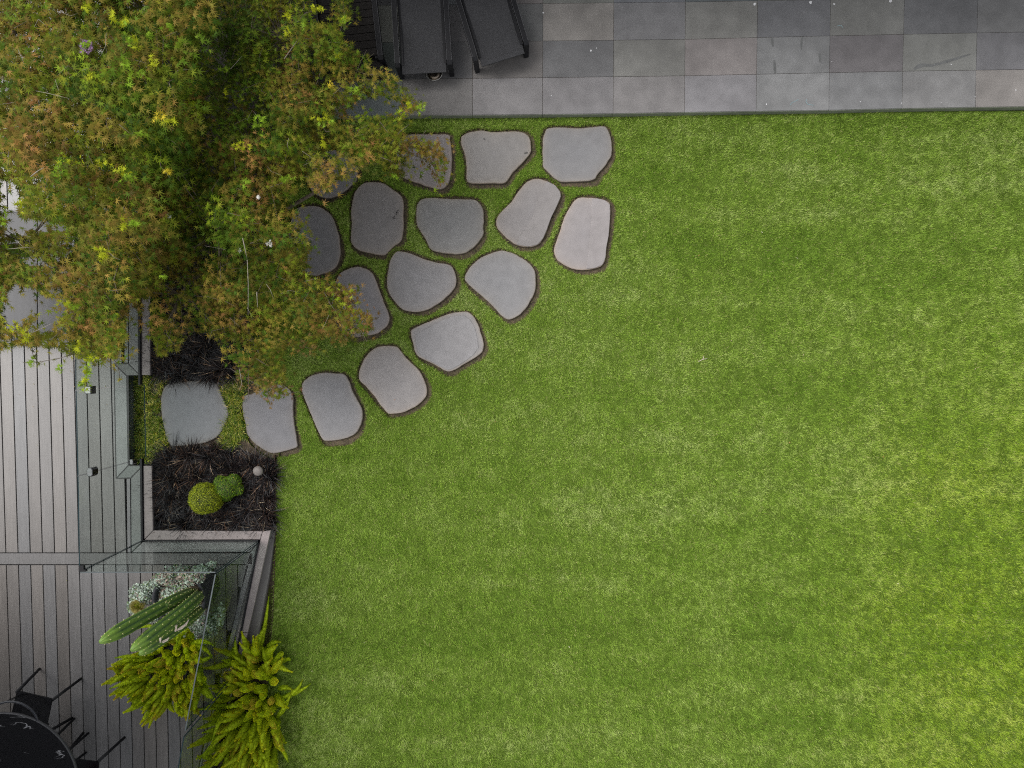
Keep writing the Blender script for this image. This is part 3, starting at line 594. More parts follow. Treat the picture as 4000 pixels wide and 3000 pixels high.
# ------------------------------------------------------------------ strap-leaf ground covers
b = MB()
for pl in ([(597, 1800), (690, 1750), (900, 1740), (1020, 1790), (1070, 1790), (1074, 2066), (600, 2070)], [(586, 860), (960, 860), (985, 1300), (1000, 1490), (590, 1485)], [(584, -400), (1296, -400), (1296, 455), (1060, 490), (1040, 870), (584, 870)]):  # last outline: dark sheet added to deepen the gaps under the maples
    b.prism([tuple(at(x, y, 0))[:2] for x, y in pl], -.09, -.02)
tag(b.build('bed_mulch', M['mulch']), kind='structure')
def mondo(name, label, polys, n_t, nb, Lr, cols, seed_z=0.0, wid=(.007, .012), excl=()):
    pts = np.concatenate([sample_poly([tuple(at(x, y, 0))[:2] for x, y in p], int(n_t * f)) for p, f in polys])
    for e in excl: pts = pts[~inpoly(pts[:, 0], pts[:, 1], e)]
    T = len(pts); P = np.repeat(pts, nb, 0) + RNG.normal(0, .009, (T * nb, 2)); n = len(P); tl = np.repeat(RNG.uniform(.75, 1.2, T), nb)
    L = RNG.uniform(*Lr, n) * tl; az = RNG.random(n) * 6.283; ln = np.abs(RNG.normal(.0, .62, n)).clip(0, 1.35)
    ci = RNG.choice(len(cols), n, p=np.array([c[1] for c in cols]) / sum(c[1] for c in cols)); base = np.array([c[0] for c in cols])[ci] * RNG.uniform(.6, 1.5, n)[:, None]; tb = np.repeat(RNG.random(T) < .16, nb)[:, None]; base = np.where(tb, base * np.array([1.4, 1.2, 1.1]) + np.array([.005, .003, .002]), base)
    V, Fc, C = blades(np.concatenate([P, np.full((n, 1), -.05)], 1), az, ln, L, RNG.uniform(*wid, n), base, nseg=3, curl=RNG.uniform(.5, 1.5, n), tipcol=base * 1.25)
    return tag(npmesh(name, V, Fc, C, M['mondo']), label, 'ground cover', kind='stuff')
BLK = [((.008, .007, .008), .58), ((.030, .019, .017), .16), ((.055, .055, .059), .17), ((.13, .08, .05), .045), ((.34, .27, .19), .015)]  # the grey entry paints highlights on glossy black blades
ex = [inset([tuple(p) for p in (stone_w[15] if 1 else 0)], 0.0), stone_w[16]]
mondo('black_mondo_grass', 'near black strappy grass filling the square bed around the two clipped shrubs',
      [([(608, 1830), (1065, 1800), (1068, 2062), (606, 2066)], .72), ([(600, 1800), (690, 1762), (900, 1748), (960, 1760), (1030, 1790), (1060, 1800), (1060, 1880), (606, 1880)], .28)], 170, 125, (.17, .33), BLK, excl=ex)
mondo('black_mondo_grass', 'near black strappy grass in the bed shaded by the maple, above the gate stone',
      [([(596, 900), (960, 900), (990, 1300), (1010, 1480), (900, 1470), (700, 1475), (600, 1480)], 1.0)], 230, 110, (.17, .33), BLK, excl=ex)
GRN = [((.05, .11, .012), .42), ((.17, .24, .02), .28), ((.36, .36, .05), .2), ((.55, .48, .16), .10)]
mondo('green_mondo_grass', 'tufted yellow green dwarf mondo grass on both sides of the gate stone',
      [([(508, 1470), (640, 1470), (625, 1560), (632, 1650), (655, 1760), (590, 1790), (512, 1815)], .62), ([(860, 1480), (960, 1470), (950, 1560), (945, 1620), (965, 1710), (900, 1745), (855, 1740), (880, 1680), (895, 1600), (880, 1540)], .38)], 260, 60, (.07, .14), GRN, wid=(.005, .008), excl=ex)

# ------------------------------------------------------------------ maples
def leaf_fan(P, Nn, D, size, col, lobes=((0, 1.05), (44, .95), (88, .75), (128, .42)), cup=.10):
    "star-shaped palmate leaves; P roots, Nn normals, D pointing direction in the leaf plane"
    n = len(P); D = unit(D - Nn * (D * Nn).sum(-1, keepdims=True)); Sx = np.cross(D, Nn)
    out = [(0, -.06)]
    full = [(-a, l) for a, l in lobes[:0:-1]] + list(lobes)
    pts = []
    for k, (a, l) in enumerate(full):
        pts.append((math.sin(math.radians(a)) * l, math.cos(math.radians(a)) * l))
        if k < len(full) - 1:
            a2 = (a + full[k + 1][0]) / 2; pts.append((math.sin(math.radians(a2)) * .21, math.cos(math.radians(a2)) * .21))
    loc = np.array([(0, .08)] + [(0, -.05)] + pts); m = len(loc)
    r2 = (loc ** 2).sum(1)
    cupn = cup * RNG.uniform(-.3, 2.0, n)
    V = P[:, None] + size[:, None, None] * (loc[None, :, 0:1] * Sx[:, None] + loc[None, :, 1:2] * D[:, None] - (r2[None, :] * cupn[:, None])[..., None] * Nn[:, None])
    tri = [(0, i, i + 1) for i in range(1, m - 1)] + [(0, m - 1, 1)]
    Fc = (np.arange(n)[:, None, None] * m + np.array(tri)[None]).reshape(-1, 3)
    sh = 1 + .18 * (RNG.random((n, m)) - .5); C = np.clip(col[:, None] * sh[..., None], 0, 1).reshape(-1, 3)
    return V.reshape(-1, 3), Fc, C
CROWN = [(-260,-260),(1195,-260),(1215,-60),(1235,90),(1290,100),(1298,-100),(1372,-100),(1376,30),(1362,90),(1335,130),(1352,185),(1425,225),(1440,268),(1525,285),(1560,318),(1555,350),(1600,372),(1650,412),(1640,432),(1590,445),(1570,470),(1572,500),(1585,520),(1635,540),(1700,560),(1738,590),(1752,640),(1740,700),(1715,735),(1700,690),(1690,620),(1640,600),(1600,560),(1590,640),(1560,705),(1530,695),(1490,640),(1440,640),(1385,650),(1345,690),(1290,745),(1240,760),(1200,745),(1195,700),(1165,715),(1150,780),(1165,850),(1185,880),(1210,900),(1225,955),(1195,1000),(1205,1060),(1225,1085),(1290,1078),(1335,1120),(1400,1105),(1395,1160),(1400,1220),(1440,1215),(1490,1238),(1455,1290),(1425,1310),(1378,1290),(1390,1345),(1350,1352),(1290,1310),(1240,1330),(1232,1372),(1180,1340),(1120,1352),(1115,1430),(1100,1500),(1122,1530),(1085,1560),(1020,1550),(960,1490),(900,1455),(868,1400),(855,1345),(800,1300),(760,1290),(700,1345),(690,1385),(620,1392),(598,1340),(560,1290),(540,1250),(530,1180),(505,1190),(482,1290),(500,1310),(475,1330),(452,1400),(400,1425),(300,1395),(240,1370),(130,1350),(60,1345),(0,1375),(-260,1380)]
HOLES = [[(0,700),(60,705),(90,790),(60,845),(0,840)], [(20,845),(110,850),(270,880),(255,905),(120,900),(20,925)], [(60,1000),(150,1000),(190,1030),(120,1045)], [(50,1105),(140,1120),(190,1170),(230,1160),(255,1195),(180,1210),(110,1235),(60,1290),(30,1290),(0,1230),(30,1150)], [(120,1250),(180,1215),(230,1250),(200,1300),(110,1300)], [(1212,-60),(1295,-60),(1294,95),(1240,85)], [(548,1165),(585,1170),(588,1330),(552,1260)], [(700,1330),(840,1320),(860,1400),(780,1470),(700,1450)], [(1400,388),(1480,378),(1560,396),(1562,440),(1480,452),(1350,448),(1345,428)], [(455,960),(480,960),(485,990),(460,995)], [(370,160),(402,160),(402,215),(370,215)]]
REDS = [(1500,900,0),(1460,1250,60),(1380,1180,70),(1250,1280,80),(1700,620,70),(1250,640,90),(1230,340,60),(1130,360,60),(1180,300,40),(980,640,70),(700,450,60),(80,90,80),(150,480,90),(120,560,70),(900,1200,70),(1050,1470,70),(850,1100,60),(560,880,90),(300,1240,90),(200,1100,70)]
GREENS = [(880,120,130),(1000,420,120),(760,300,90),(330,300,90),(850,900,110),(520,160,80),(620,560,110),(480,400,90),(760,700,90)]
YEL = [(340,25,18),(440,75,22),(490,85,20),(338,165,20),(180,20,14),(670,105,18),(590,140,14),(500,150,28),(530,175,22),(600,240,22),(490,245,22),(555,290,24),(505,310,20),(540,520,26),(660,470,22),(250,630,48),(235,670,38),(280,640,30),(620,460,20),(760,270,20),(740,405,22),(350,300,20),(405,640,20),(480,670,28),(500,690,24),(660,670,16),(480,880,20),(1120,60,14),(1127,130,16),(1185,100,14),(1220,30,22),(1245,35,14),(880,270,20),(1315,210,14),(1380,345,18),(1255,465,32),(1265,480,20),(1020,485,30),(1000,480,20),(940,570,26),(1260,560,18),(880,360,14),(1290,330,12),(1130,700,22),(960,715,20),(1345,70,10),(1345,85,16),(1600,410,12),(1640,420,18),(1545,690,12),(75,800,24),(10,860,20),(100,1305,34),(60,1280,26),(400,1000,22),(395,970,18),(285,1200,20),(250,1180,16),(510,870,22),(640,1080,12),(330,1480,30),(345,1440,34),(320,1500,20),(355,1400,24),(300,1360,20),(120,1420,18),(230,1440,14),(1110,700,16)]
def crown_cols(px, py, n, redness=0.0):
    base = np.array([[.080, .138, .008], [.155, .175, .013], [.225, .160, .028], [.038, .085, .007], [.29, .145, .046], [.22, .30, .012]])
    nz = fbm(px / 160 + 2, py / 160, 3); nz2 = fbm(px / 60 + 9, py / 60 + 4, 2)
    red = sum(np.exp(-((px - a) ** 2 + (py - b_) ** 2) / (r * r + 1)) for a, b_, r in REDS if r) ; gr = sum(np.exp(-((px - a) ** 2 + (py - b_) ** 2) / (r * r)) for a, b_, r in GREENS)
    w = np.stack([.30 + .8 * gr + nz * .6, .55 + 0 * px, .42 + 1.1 * red + nz2 * .6 - .6 * gr, .18 + gr + nz * .3, .07 + .5 * red + redness, .10 + .1 * nz2 + 0 * px], -1).clip(0.01)
    w /= w.sum(-1, keepdims=True); u = RNG.random(n)[:, None]; ci = (w.cumsum(-1) < u).sum(-1).clip(0, 5)
    return base[ci] * RNG.uniform(.5, 1.55, n)[:, None]
def inset_h(h):
    c = np.mean(np.array(h), 0); return [tuple(c + (np.array(p) - c) * 1.35) for p in h]
def make_crown(sel_poly, ntw, zf, lsize, root, seed):
    "twigs of palmate leaves filling the crown; returns leaf arrays and twig bases"
    px_ = sample_poly(sel_poly, ntw); 
    ok = inpoly(px_[:, 0], px_[:, 1], CROWN)
    for h in HOLES: ok &= ~(inpoly(px_[:, 0], px_[:, 1], h))
    cl = fbm(px_[:, 0] / 75 + seed * 5, px_[:, 1] / 75, 2); ok &= (RNG.random(len(cl)) < np.clip((cl - .22) * 4.2, .5, 1))
    px_ = px_[ok]; T = len(px_)
    depth = RNG.random(T) ** 1.3                     # 0 top layer .. 1 low layer
    zt = zf(px_[:, 0], px_[:, 1]) - depth * .95
    P0 = atn(px_[:, 0], px_[:, 1], zt)
    ctr = np.array(root)[:2]; d = unit(P0[:, :2] - ctr); a = np.arctan2(d[:, 1], d[:, 0]) + RNG.normal(0, .7, T)
    return px_, P0, a, depth
def spray_leaves(P0, a, nl, span, lsize, drop=.25, flat=.30):
    T = len(P0); k = nl; t = RNG.random((T, k)); side = RNG.choice([-1, 1], (T, k)); off = RNG.random((T, k)) * (1 - t * .6) * span * .42
    u = np.stack([np.cos(a), np.sin(a)], -1); v = np.stack([-np.sin(a), np.cos(a)], -1)
    along = (t - .55) * span
    xy = P0[:, None, :2] + along[..., None] * u[:, None] + (side * off)[..., None] * v[:, None]
    z = P0[:, 2:3] - (t ** 2) * span * drop - off * .25 + RNG.normal(0, .018, (T, k))
    P = np.concatenate([xy, z[..., None]], -1).reshape(-1, 3); n = len(P)
    D2 = u[:, None] * (.6 + t[..., None]) + v[:, None] * (side * off / span * 2.2)[..., None] + RNG.normal(0, .35, (T, k, 2)); D = unit(np.concatenate([D2, np.full((T, k, 1), -.35)], -1).reshape(-1, 3))
    Nn = unit(np.stack([RNG.normal(0, flat, n), RNG.normal(0, flat, n), np.ones(n)], -1) + .35 * np.concatenate([D[:, :2], np.zeros((n, 1))], 1))
    return P, Nn, D, RNG.uniform(.75, 1.2, n) * lsize
def project_px(P):
    x, y, z = P[:, 0], P[:, 1], P[:, 2] - H; cy = CT * y + ST * z; cz = -ST * y + CT * z
    return 2000 + F * x / -cz, 1500 - F * cy / -cz
def build_tree(label, root, trunk, crown_sel, ntw, zf, lsize, limbs, seed, redness=0.0, yellow=None, extra=()):
    t = thing('maple_tree', label, 'tree', root)
    px_, P0, a, dep = make_crown(crown_sel, ntw, zf, lsize, root, seed)
    P, Nn, D, sz = spray_leaves(P0, a, 26, .34, lsize)
    qx, qy = project_px(P); ok = inpoly(qx, qy, CROWN) | (RNG.random(len(P)) < .10)
    for h in HOLES: ok &= ~(inpoly(qx, qy, h) & (RNG.random(len(P)) > .12))
    P, Nn, D, sz = P[ok], Nn[ok], D[ok], sz[ok]; qx, qy = qx[ok], qy[ok]
    Ct = np.repeat(crown_cols(px_[:, 0], px_[:, 1], len(P0), redness), 26, 0)[ok]; C = crown_cols(qx, qy, len(P), redness) * .38 + Ct * .62
    V, Fc, CC = leaf_fan(P, Nn, D, sz, C); VV, FF, CV = [V], [Fc], [CC]; off = len(V)
    # bright young shoots
    yl = [y for y in YEL if yellow(y[0], y[1])]
    YP, YN, YD, YS, YC = [], [], [], [], []
    for x, y, r in yl:
        m = int(4 + r * .32); ang = RNG.random(m) * 6.283; rad = RNG.random(m) * r * .75; ex_ = RNG.random() * 3.1; X_, Y_ = x + rad * np.cos(ang) * .6 + RNG.normal(0, r * .7, m) * math.cos(ex_), y + rad * np.sin(ang) * .6 + RNG.normal(0, r * .7, m) * math.sin(ex_)
        z = zf(np.array([x]), np.array([y]))[0] + .10 + RNG.random(m) * .06; p = atn(X_, Y_, z); YP.append(p); YN.append(unit(np.stack([RNG.normal(0, .7, m), RNG.normal(0, .7, m), np.ones(m)], -1)))
        ang = RNG.random(m) * 6.283; YD.append(unit(np.stack([np.cos(ang), -np.sin(ang), np.full(m, -.5)], -1))); YS.append(RNG.uniform(.7, 1.25, m) * lsize * .8)
        b0 = np.array([.36, .40, .015]) if RNG.random() > .5 else np.array([.20, .32, .02]); b0 = b0 if RNG.random() > .12 else np.array([.50, .40, .03])
        YC.append(b0 * RNG.uniform(.75, 1.25, (m, 1)))
    if YP:
        V, Fc, CC = leaf_fan(*[np.concatenate(q) for q in (YP, YN, YD)], np.concatenate(YS), np.concatenate(YC)); VV.append(V); FF.append(Fc + off); CV.append(CC); off += len(V)
    for (pts, lc, nper) in extra:                     # thin trailing shoots with leaves along them
        for (ax, ay), (bx, by) in zip(pts, pts[1:]):
            L_ = math.hypot(bx - ax, by - ay); m = max(2, int(L_ / 14 * nper)); tt = RNG.random(m); X_ = ax + (bx - ax) * tt; Y_ = ay + (by - ay) * tt; sc_ = 9 if nper < 3 else 24; X_ += RNG.normal(0, sc_, m); Y_ += RNG.normal(0, sc_, m)
            z = zf(X_, Y_) - .25; p = atn(X_, Y_, z); ang = RNG.random(m) * 6.28
            c = np.array(lc) * RNG.uniform(.7, 1.3, (m, 1)); V, Fc, CC = leaf_fan(p, unit(np.stack([RNG.normal(0, .5, m), RNG.normal(0, .5, m), np.ones(m)], -1)), unit(np.stack([np.cos(ang), np.sin(ang), np.full(m, -.4)], -1)), RNG.uniform(.6, 1.0, m) * lsize, c)
            VV.append(V); FF.append(Fc + off); CV.append(CC); off += len(V)
    cr = npmesh('crown', np.concatenate(VV), np.concatenate(FF), np.concatenate(CV), M['leaf'], t)
    # trunk and limbs
    b = MB(); r0 = Vector(root); T_ = Vector(trunk)
    mid = (r0 + T_) / 2 + Vector((.05, .04, 0)); b.tube([r0 - Vector((0, 0, .08)), r0 + Vector((0, 0, .05)), mid, T_], [.085, .062, .052, .045], 10); b.build('trunk', M['bark'], t, local=False)
    b = MB(); nodes = []
    for x, y in limbs:
        z = float(zf(np.array([x]), np.array([y]))[0]) - .55; e = at(x, y, z); m1 = T_.lerp(e, .5) + Vector((random.uniform(-.1, .1), random.uniform(-.1, .1), .15)); b.tube([T_, T_.lerp(m1, .5) + Vector((0, 0, .04)), m1, m1.lerp(e, .55), e], [.036, .028, .02, .014, .008], 7); nodes += [m1, m1.lerp(e, .55), e]
    nn = np.array([tuple(v) for v in nodes]); idx = RNG.choice(len(P0), min(420, len(P0)), replace=False)
    for j in idx:
        p = P0[j]; q = nn[((nn - p) ** 2).sum(1).argmin()]
        mx_, my_ = project_px(np.array([p, (p + q) / 2, p * .75 + q * .25])); bad = ~inpoly(mx_, my_, CROWN)
        for h in HOLES: bad |= inpoly(mx_, my_, inset_h(h))
        if bad.any() or np.linalg.norm(p - q) > .75: continue
        u_ = Vector((math.cos(a[j]), math.sin(a[j]), 0)); tip = Vector(p) + u_ * .12 - Vector((0, 0, .03)); q = Vector(q); 
        b.tube([q, q.lerp(Vector(p), .6) + Vector((0, 0, -.03)), Vector(p) - Vector((0, 0, .02)), tip], [.006, .004, .0028, .0012], 4, cap=False)
    for (pts, lc, nper) in extra:
        b.tube([at(x, y, float(zf(np.array([x]), np.array([y]))[0]) - .26) for x, y in pts], [.003] * len(pts), 5)
    b.build('branches', M['bark'], t, local=False)
    return t
def zfA(x, y): return 1.58 + .55 * 1.5 * fbm(x / 130 + 3, y / 130 + 8, 3) - .42 * (((x - 820) / 850) ** 2 + ((y - 800) / 750) ** 2).clip(0, 1.6)
def zfB(x, y): return 2.20 + .60 * 1.5 * fbm(x / 140 + 1, y / 140 + 2, 3) - .35 * (((x - 420) / 700) ** 2 + ((y - 420) / 800) ** 2).clip(0, 1.6)
selA = [(620,-260),(2000,-260),(2000,1700),(520,1700),(520,1000),(640,640),(700,300)]
selB = [(-260,-260),(760,-260),(780,300),(700,660),(560,1000),(560,1500),(-260,1500)]
tA = build_tree('broad Japanese maple with dark olive and red tipped leaves overhanging the stepping stones and patio', at(930, 1060, -.04), at(900, 1010, .75), selA, 2750, zfA, .047,
    [(700,300),(900,200),(1100,150),(1200,420),(1330,430),(1480,610),(1000,600),(750,650),(1100,950),(1300,1200),(1000,1250),(700,1150),(1050,1450),(850,900),(650,900)], 1,
    yellow=lambda x, y: x > 690, extra=[([(930,0),(950,120),(900,240),(870,340)], (.07, .12, .015), 10), ([(830,250),(860,420),(800,560)], (.09, .12, .015), 9), ([(760,560),(720,700),(700,820)], (.10, .12, .018), 8), ([(860,60),(880,200),(940,330)], (.08, .12, .015), 6), ([(1000,60),(960,200),(930,330)], (.09, .12, .02), 5), ([(1400,300),(1500,325),(1570,365),(1625,412)], (.13, .15, .025), 4.5), ([(1370,270),(1430,290),(1520,300)], (.17, .14, .035), 4), ([(1450,560),(1600,600),(1700,640),(1728,700)], (.17, .15, .035), 4.5), ([(1560,575),(1680,580),(1735,620)], (.24, .14, .05), 4), ([(1560,600),(1590,660),(1560,700)], (.14, .16, .03), 3.5), ([(1660,600),(1700,650),(1705,715)], (.25, .13, .05), 3), ([(1250,1100),(1350,1140),(1390,1200)], (.23, .14, .05), 4), ([(1210,1150),(1300,1240),(1360,1330)], (.18, .15, .035), 4), ([(1300,640),(1250,700),(1235,750)], (.24, .15, .055), 4), ([(1130,880),(1190,930),(1220,970)], (.13, .15, .025), 4), ([(1090,1330),(1160,1345),(1225,1365)], (.23, .15, .05), 3.5), ([(900,1440),(1000,1500),(1070,1545)], (.22, .14, .05), 4.5), ([(1000,1400),(1080,1450),(1110,1520)], (.16, .15, .03), 4.5), ([(1480,640),(1400,640),(1345,680)], (.15, .16, .03), 4), ([(1330,120),(1345,60),(1340,0)], (.09, .13, .02), 4), ([(1300,1230),(1400,1270),(1480,1240)], (.24, .12, .055), 3.2), ([(1590,400),(1640,425),(1655,418)], (.25, .32, .04), 1.5), ([(1060,1520),(1110,1540),(1165,1530),(1190,1545)], (.22, .11, .06), 1.0), ([(1070,1500),(1040,1560),(1010,1550)], (.20, .10, .06), .8), ([(970,1440),(972,1560)], (.2, .1, .06), .2)])
tB = build_tree('yellower maple in the top left corner with bright lime young shoots above the deck', at(640, 560, -.04), at(560, 520, 1.0), selB, 2100, zfB, .050,
    [(100,100),(350,100),(600,80),(150,350),(400,350),(620,420),(100,600),(350,620),(550,700),(100,950),(300,1000),(480,950),(330,1180),(450,1200),(420,1350)], 2, redness=.04,
    yellow=lambda x, y: x <= 690, extra=[([(440,1340),(380,1380),(345,1420),(330,1520)], (.30, .40, .03), 1.6), ([(300,1380),(230,1400),(150,1415),(90,1415)], (.16, .18, .03), .8), ([(260,1395),(300,1360),(340,1340)], (.14, .15, .04), .8), ([(100,1330),(180,1310),(260,1260),(300,1220)], (.14, .11, .04), 1.2), ([(0,1240),(60,1290),(110,1330)], (.35, .38, .03), 1.4), ([(120,1340),(130,1390),(145,1410)], (.09, .10, .03), 1.2), ([(450,1410),(465,1450),(468,1490)], (.42, .36, .04), .5), ([(200,1310),(195,1370)], (.12, .14, .03), 1.0)])
# pale dry twigs lying over the foliage are part of the trees
def dry(t, zf, lst, name='dead_twigs'):
    for pts, r in lst:
        b = MB(); b.tube([at(x, y, float(zf(np.array([x]), np.array([y]))[0]) + .10) for x, y in pts], [r * .65] * (len(pts) - 1) + [r * .3], 5)
        b.build('dead_twig', M['twig'], t, local=False)
dry(tA, zfA, [(((948,930),(958,975),(965,1010)), .006), (((966,1015),(970,1110),(969,1230)), .005), (((1003,1140),(1006,1200)), .006), (((965,1200),(990,1250)), .003), (((1010,460),(985,430),(965,470)), .002), (((1128,540),(1122,565),(1128,590)), .002), (((1180,590),(1230,625)), .002), (((1045,650),(1060,670),(1100,685)), .002), (((935,1440),(945,1500),(932,1528)), .0035), (((1285,1230),(1270,1265),(1258,1285)), .002), (((800,960),(880,975)), .002), (((1110,230),(1160,160)), .006), (((900,270),(945,220)), .004), (((1040,1110),(1055,1130),(1070,1170)), .003)])
dry(tB, zfB, [(((245,50),(275,62),(305,52)), .002), (((70,190),(95,250),(108,262)), .003), (((135,105),(150,75),(180,100)), .003), (((140,355),(190,365),(270,385)), .003), (((215,310),(230,355)), .003), (((0,408),(55,400)), .003), (((0,505),(90,492)), .003), (((120,690),(145,670),(170,655)), .006), (((415,130),(412,180),(400,205)), .0025), (((28,973),(80,968),(160,965)), .0035), (((70,945),(95,970)), .003), (((150,862),(170,880),(195,895)), .003), (((50,900),(80,915),(120,925)), .003), (((425,985),(445,1005),(470,1015)), .0025), (((425,1133),(450,1135),(480,1130)), .0025), (((250,620),(262,590),(248,570)), .002), (((320,275),(360,262)), .002), (((180,850),(155,890)), .0025), (((110,1305),(160,1285),(200,1265)), .006)])

# ------------------------------------------------------------------ clipped box shrubs
def box_ball(label, lobes, cols, n, seed):
    c0 = at(lobes[0][0], lobes[0][1], 0); t = thing('clipped_shrub', label, 'shrub', c0); Vs, Fs, Cs, off = [], [], [], 0
    tot = sum(l[3] ** 2 for l in lobes); b = MB()
    for px, py, z, r in lobes:
        c = np.array(at(px, py, z)); m = int(n * r * r / tot); q = unit(RNG.normal(0, 1, (m, 3))); rad = r * (1 + (fbm(q[:, 0] * 3 + 4, q[:, 1] * 3 + q[:, 2] * 2, 2) - .5) * .22) * RNG.uniform(.88, 1.07, m)
        P = c + q * rad[:, None]; D = unit(RNG.normal(0, 1, (m, 3))); Nn = unit(q + RNG.normal(0, .55, (m, 3)))
        ci = RNG.random(m)[:, None]; C = np.array(cols[0]) * (1 - ci) + np.array(cols[1]) * ci; C = np.where((RNG.random(m) > .95)[:, None], np.array(cols[2]), C) * RNG.uniform(.6, 1.35, (m, 1))
        V, Fc, CC = leaf_fan(P, Nn, D, RNG.uniform(.009, .016, m), C, lobes=((0, 1), (60, .55)), cup=.1); Vs.append(V); Fs.append(Fc + off); Cs.append(CC); off += len(V)
        bb = MB(); b.lathe(tuple(c), [(r * .9 * math.sin(a), -r * .9 * math.cos(a)) for a in [.15 + 2.84 * j / 9 for j in range(10)]], 18)
    npmesh('foliage', np.concatenate(Vs), np.concatenate(Fs), np.concatenate(Cs), M['box'], t)
    b.build('inner_growth', M['stemdark'], t, local=False)
    b = MB(); e = at(lobes[0][0], lobes[0][1], lobes[0][2]); b.tube([c0 + Vector((0, 0, -.06)) + (e - c0) * .0, e], [.018, .014], 7); b.build('trunk', M['bark'], t, local=False)
M['stemdark'] = mat('inner_growth', (.02, .028, .008), .9)
box_ball('larger round clipped shrub, bright yellow green, in the black grass', [(803, 1947, .30, .178)], [(.20, .27, .008), (.36, .40, .012), (.6, .6, .05)], 14000, 1)
box_ball('smaller lobed clipped shrub, deeper green with an orange patch, touching the round one', [(885, 1905, .26, .125), (912, 1880, .25, .085), (862, 1885, .24, .08), (925, 1910, .22, .075), (880, 1935, .20, .075)], [(.085, .20, .008), (.18, .31, .012), (.58, .48, .06)], 12000, 2)
# garden light
t = thing('garden_light', 'pinkish grey round capped garden light standing in the black grass', 'garden light', at(1022, 1832, 0))
b = MB(); b.tube([at(1032, 1824, -.05), at(1010, 1838, .30)], [.009, .009], 8); b.build('post', M['frame'], t, local=False)
c = at(1007, 1840, .33); b = MB(); b.lathe(c, [(.001, .028), (.028, .026), (.045, .018), (.056, .004), (.058, -.008), (.05, -.014), (.001, -.014)][::-1], 32); b.build('cap', M['lampcap'], t, local=False)

# ------------------------------------------------------------------ frameless glass fence
def pane(label, name, base0, top0, base1, top1, parent_cat='glass fence', light=False, hw=None):
    "vertical pane between two base points; heights found from the photograph"
    a, d = at(*base0, ZD), at(*base1, ZD); t = thing(name, label, parent_cat, a); u = (d - a).normalized(); nn = Vector((-u.y, u.x, 0)); Ht = 1.2
    b = MB(); w = .006
    def q(p, s, z): return p + nn * s * w + Vector((0, 0, z))
    z0 = -.075 if name == 'glass_gate' else .02; vs = [q(a, -1, z0), q(d, -1, z0), q(d, -1, Ht), q(a, -1, Ht), q(a, 1, z0), q(d, 1, z0), q(d, 1, Ht), q(a, 1, Ht)]
    b.add(vs, [(0, 1, 2, 3), (5, 4, 7, 6)]); b.mi = 1; b.add(vs, [(0, 4, 5, 1), (1, 5, 6, 2), (4, 0, 3, 7)]); b.mi = 1 if not light else 2; b.add(vs, [(3, 2, 6, 7)])
    b.build('pane', [M['glass'], M['glassedge'], M['glassedge_l']], t, local=False)
    b = MB(); b.add([p + Vector((0, 0, z)) + nn * s for p in (a, d) for z in (-.02, .035) for s in (-.012, .012)], [(0, 1, 3, 2), (4, 6, 7, 5), (0, 2, 6, 4), (1, 5, 7, 3), (2, 3, 7, 6), (0, 4, 5, 1)])
    if name != 'glass_gate': b.build('base_channel', M['frame'], t, local=False)
    return t, b
def spig(tb): pass
spig(pane('clear glass fence panel running up beside the deck under the maple', 'glass_fence', (548, 700), 0, (550, 1503), 0))
gt, gb = pane('frameless glass gate with bright metal hinges and latch', 'glass_gate', (550.5, 1505), 0, (556, 1789), 0, 'gate')
spig(pane('clear glass fence panel between the gate and the mitred corner', 'glass_fence', (556, 1791), 0, (560, 2108), 0))
spig(pane('clear glass fence panel standing along the lower side of the black grass bed', 'glass_fence', (561, 2111), 0, (1012, 2111), 0, light=True))
spig(pane('clear glass fence panel slanting past the potted cactus', 'glass_fence', (1012, 2118), 0, (910, 2640), 0, light=True))
spig(pane('clear glass fence panel behind the big foxtail fern at the bottom edge', 'glass_fence', (906, 2660), 0, (820, 3120), 0))
def hw(px, py, z, s, name, chamfer, rz=0):
    c = at(px, py, z); b = MB(); hx, hy, hz = s
    oct_ = [(-hx, -hy * .55), (-hx * .55, -hy), (hx * .55, -hy), (hx, -hy * .55), (hx, hy * .55), (hx * .55, hy), (-hx * .55, hy), (-hx, hy * .55)] if chamfer else [(-hx, -hy), (hx, -hy), (hx, hy), (-hx, hy)]
    b.prism([(c.x + p[0], c.y + p[1]) for p in oct_], c.z - hz, c.z + hz, .006); b.build(name, M['chrome'], gt, local=False)
hw(353, 1523, ZD + 1.02, (.030, .040, .045), 'latch', False); hw(361, 1842, ZD + 1.02, (.030, .045, .05), 'hinge', True); hw(520, 1803, ZD + .22, (.020, .032, .040), 'hinge', True)
b = MB(); b.box(at(313, 2231, ZD + 1.19) + Vector((.02, .03, 0)), (.05, .06, .03)); b.box(at(313, 2231, ZD + 1.19) + Vector((.03, .01, 0)), (.07, .02, .032))
tag(b.build('corner_bracket', M['frame']), 'small black bracket joining the glass panels at the mitred corner', 'bracket')

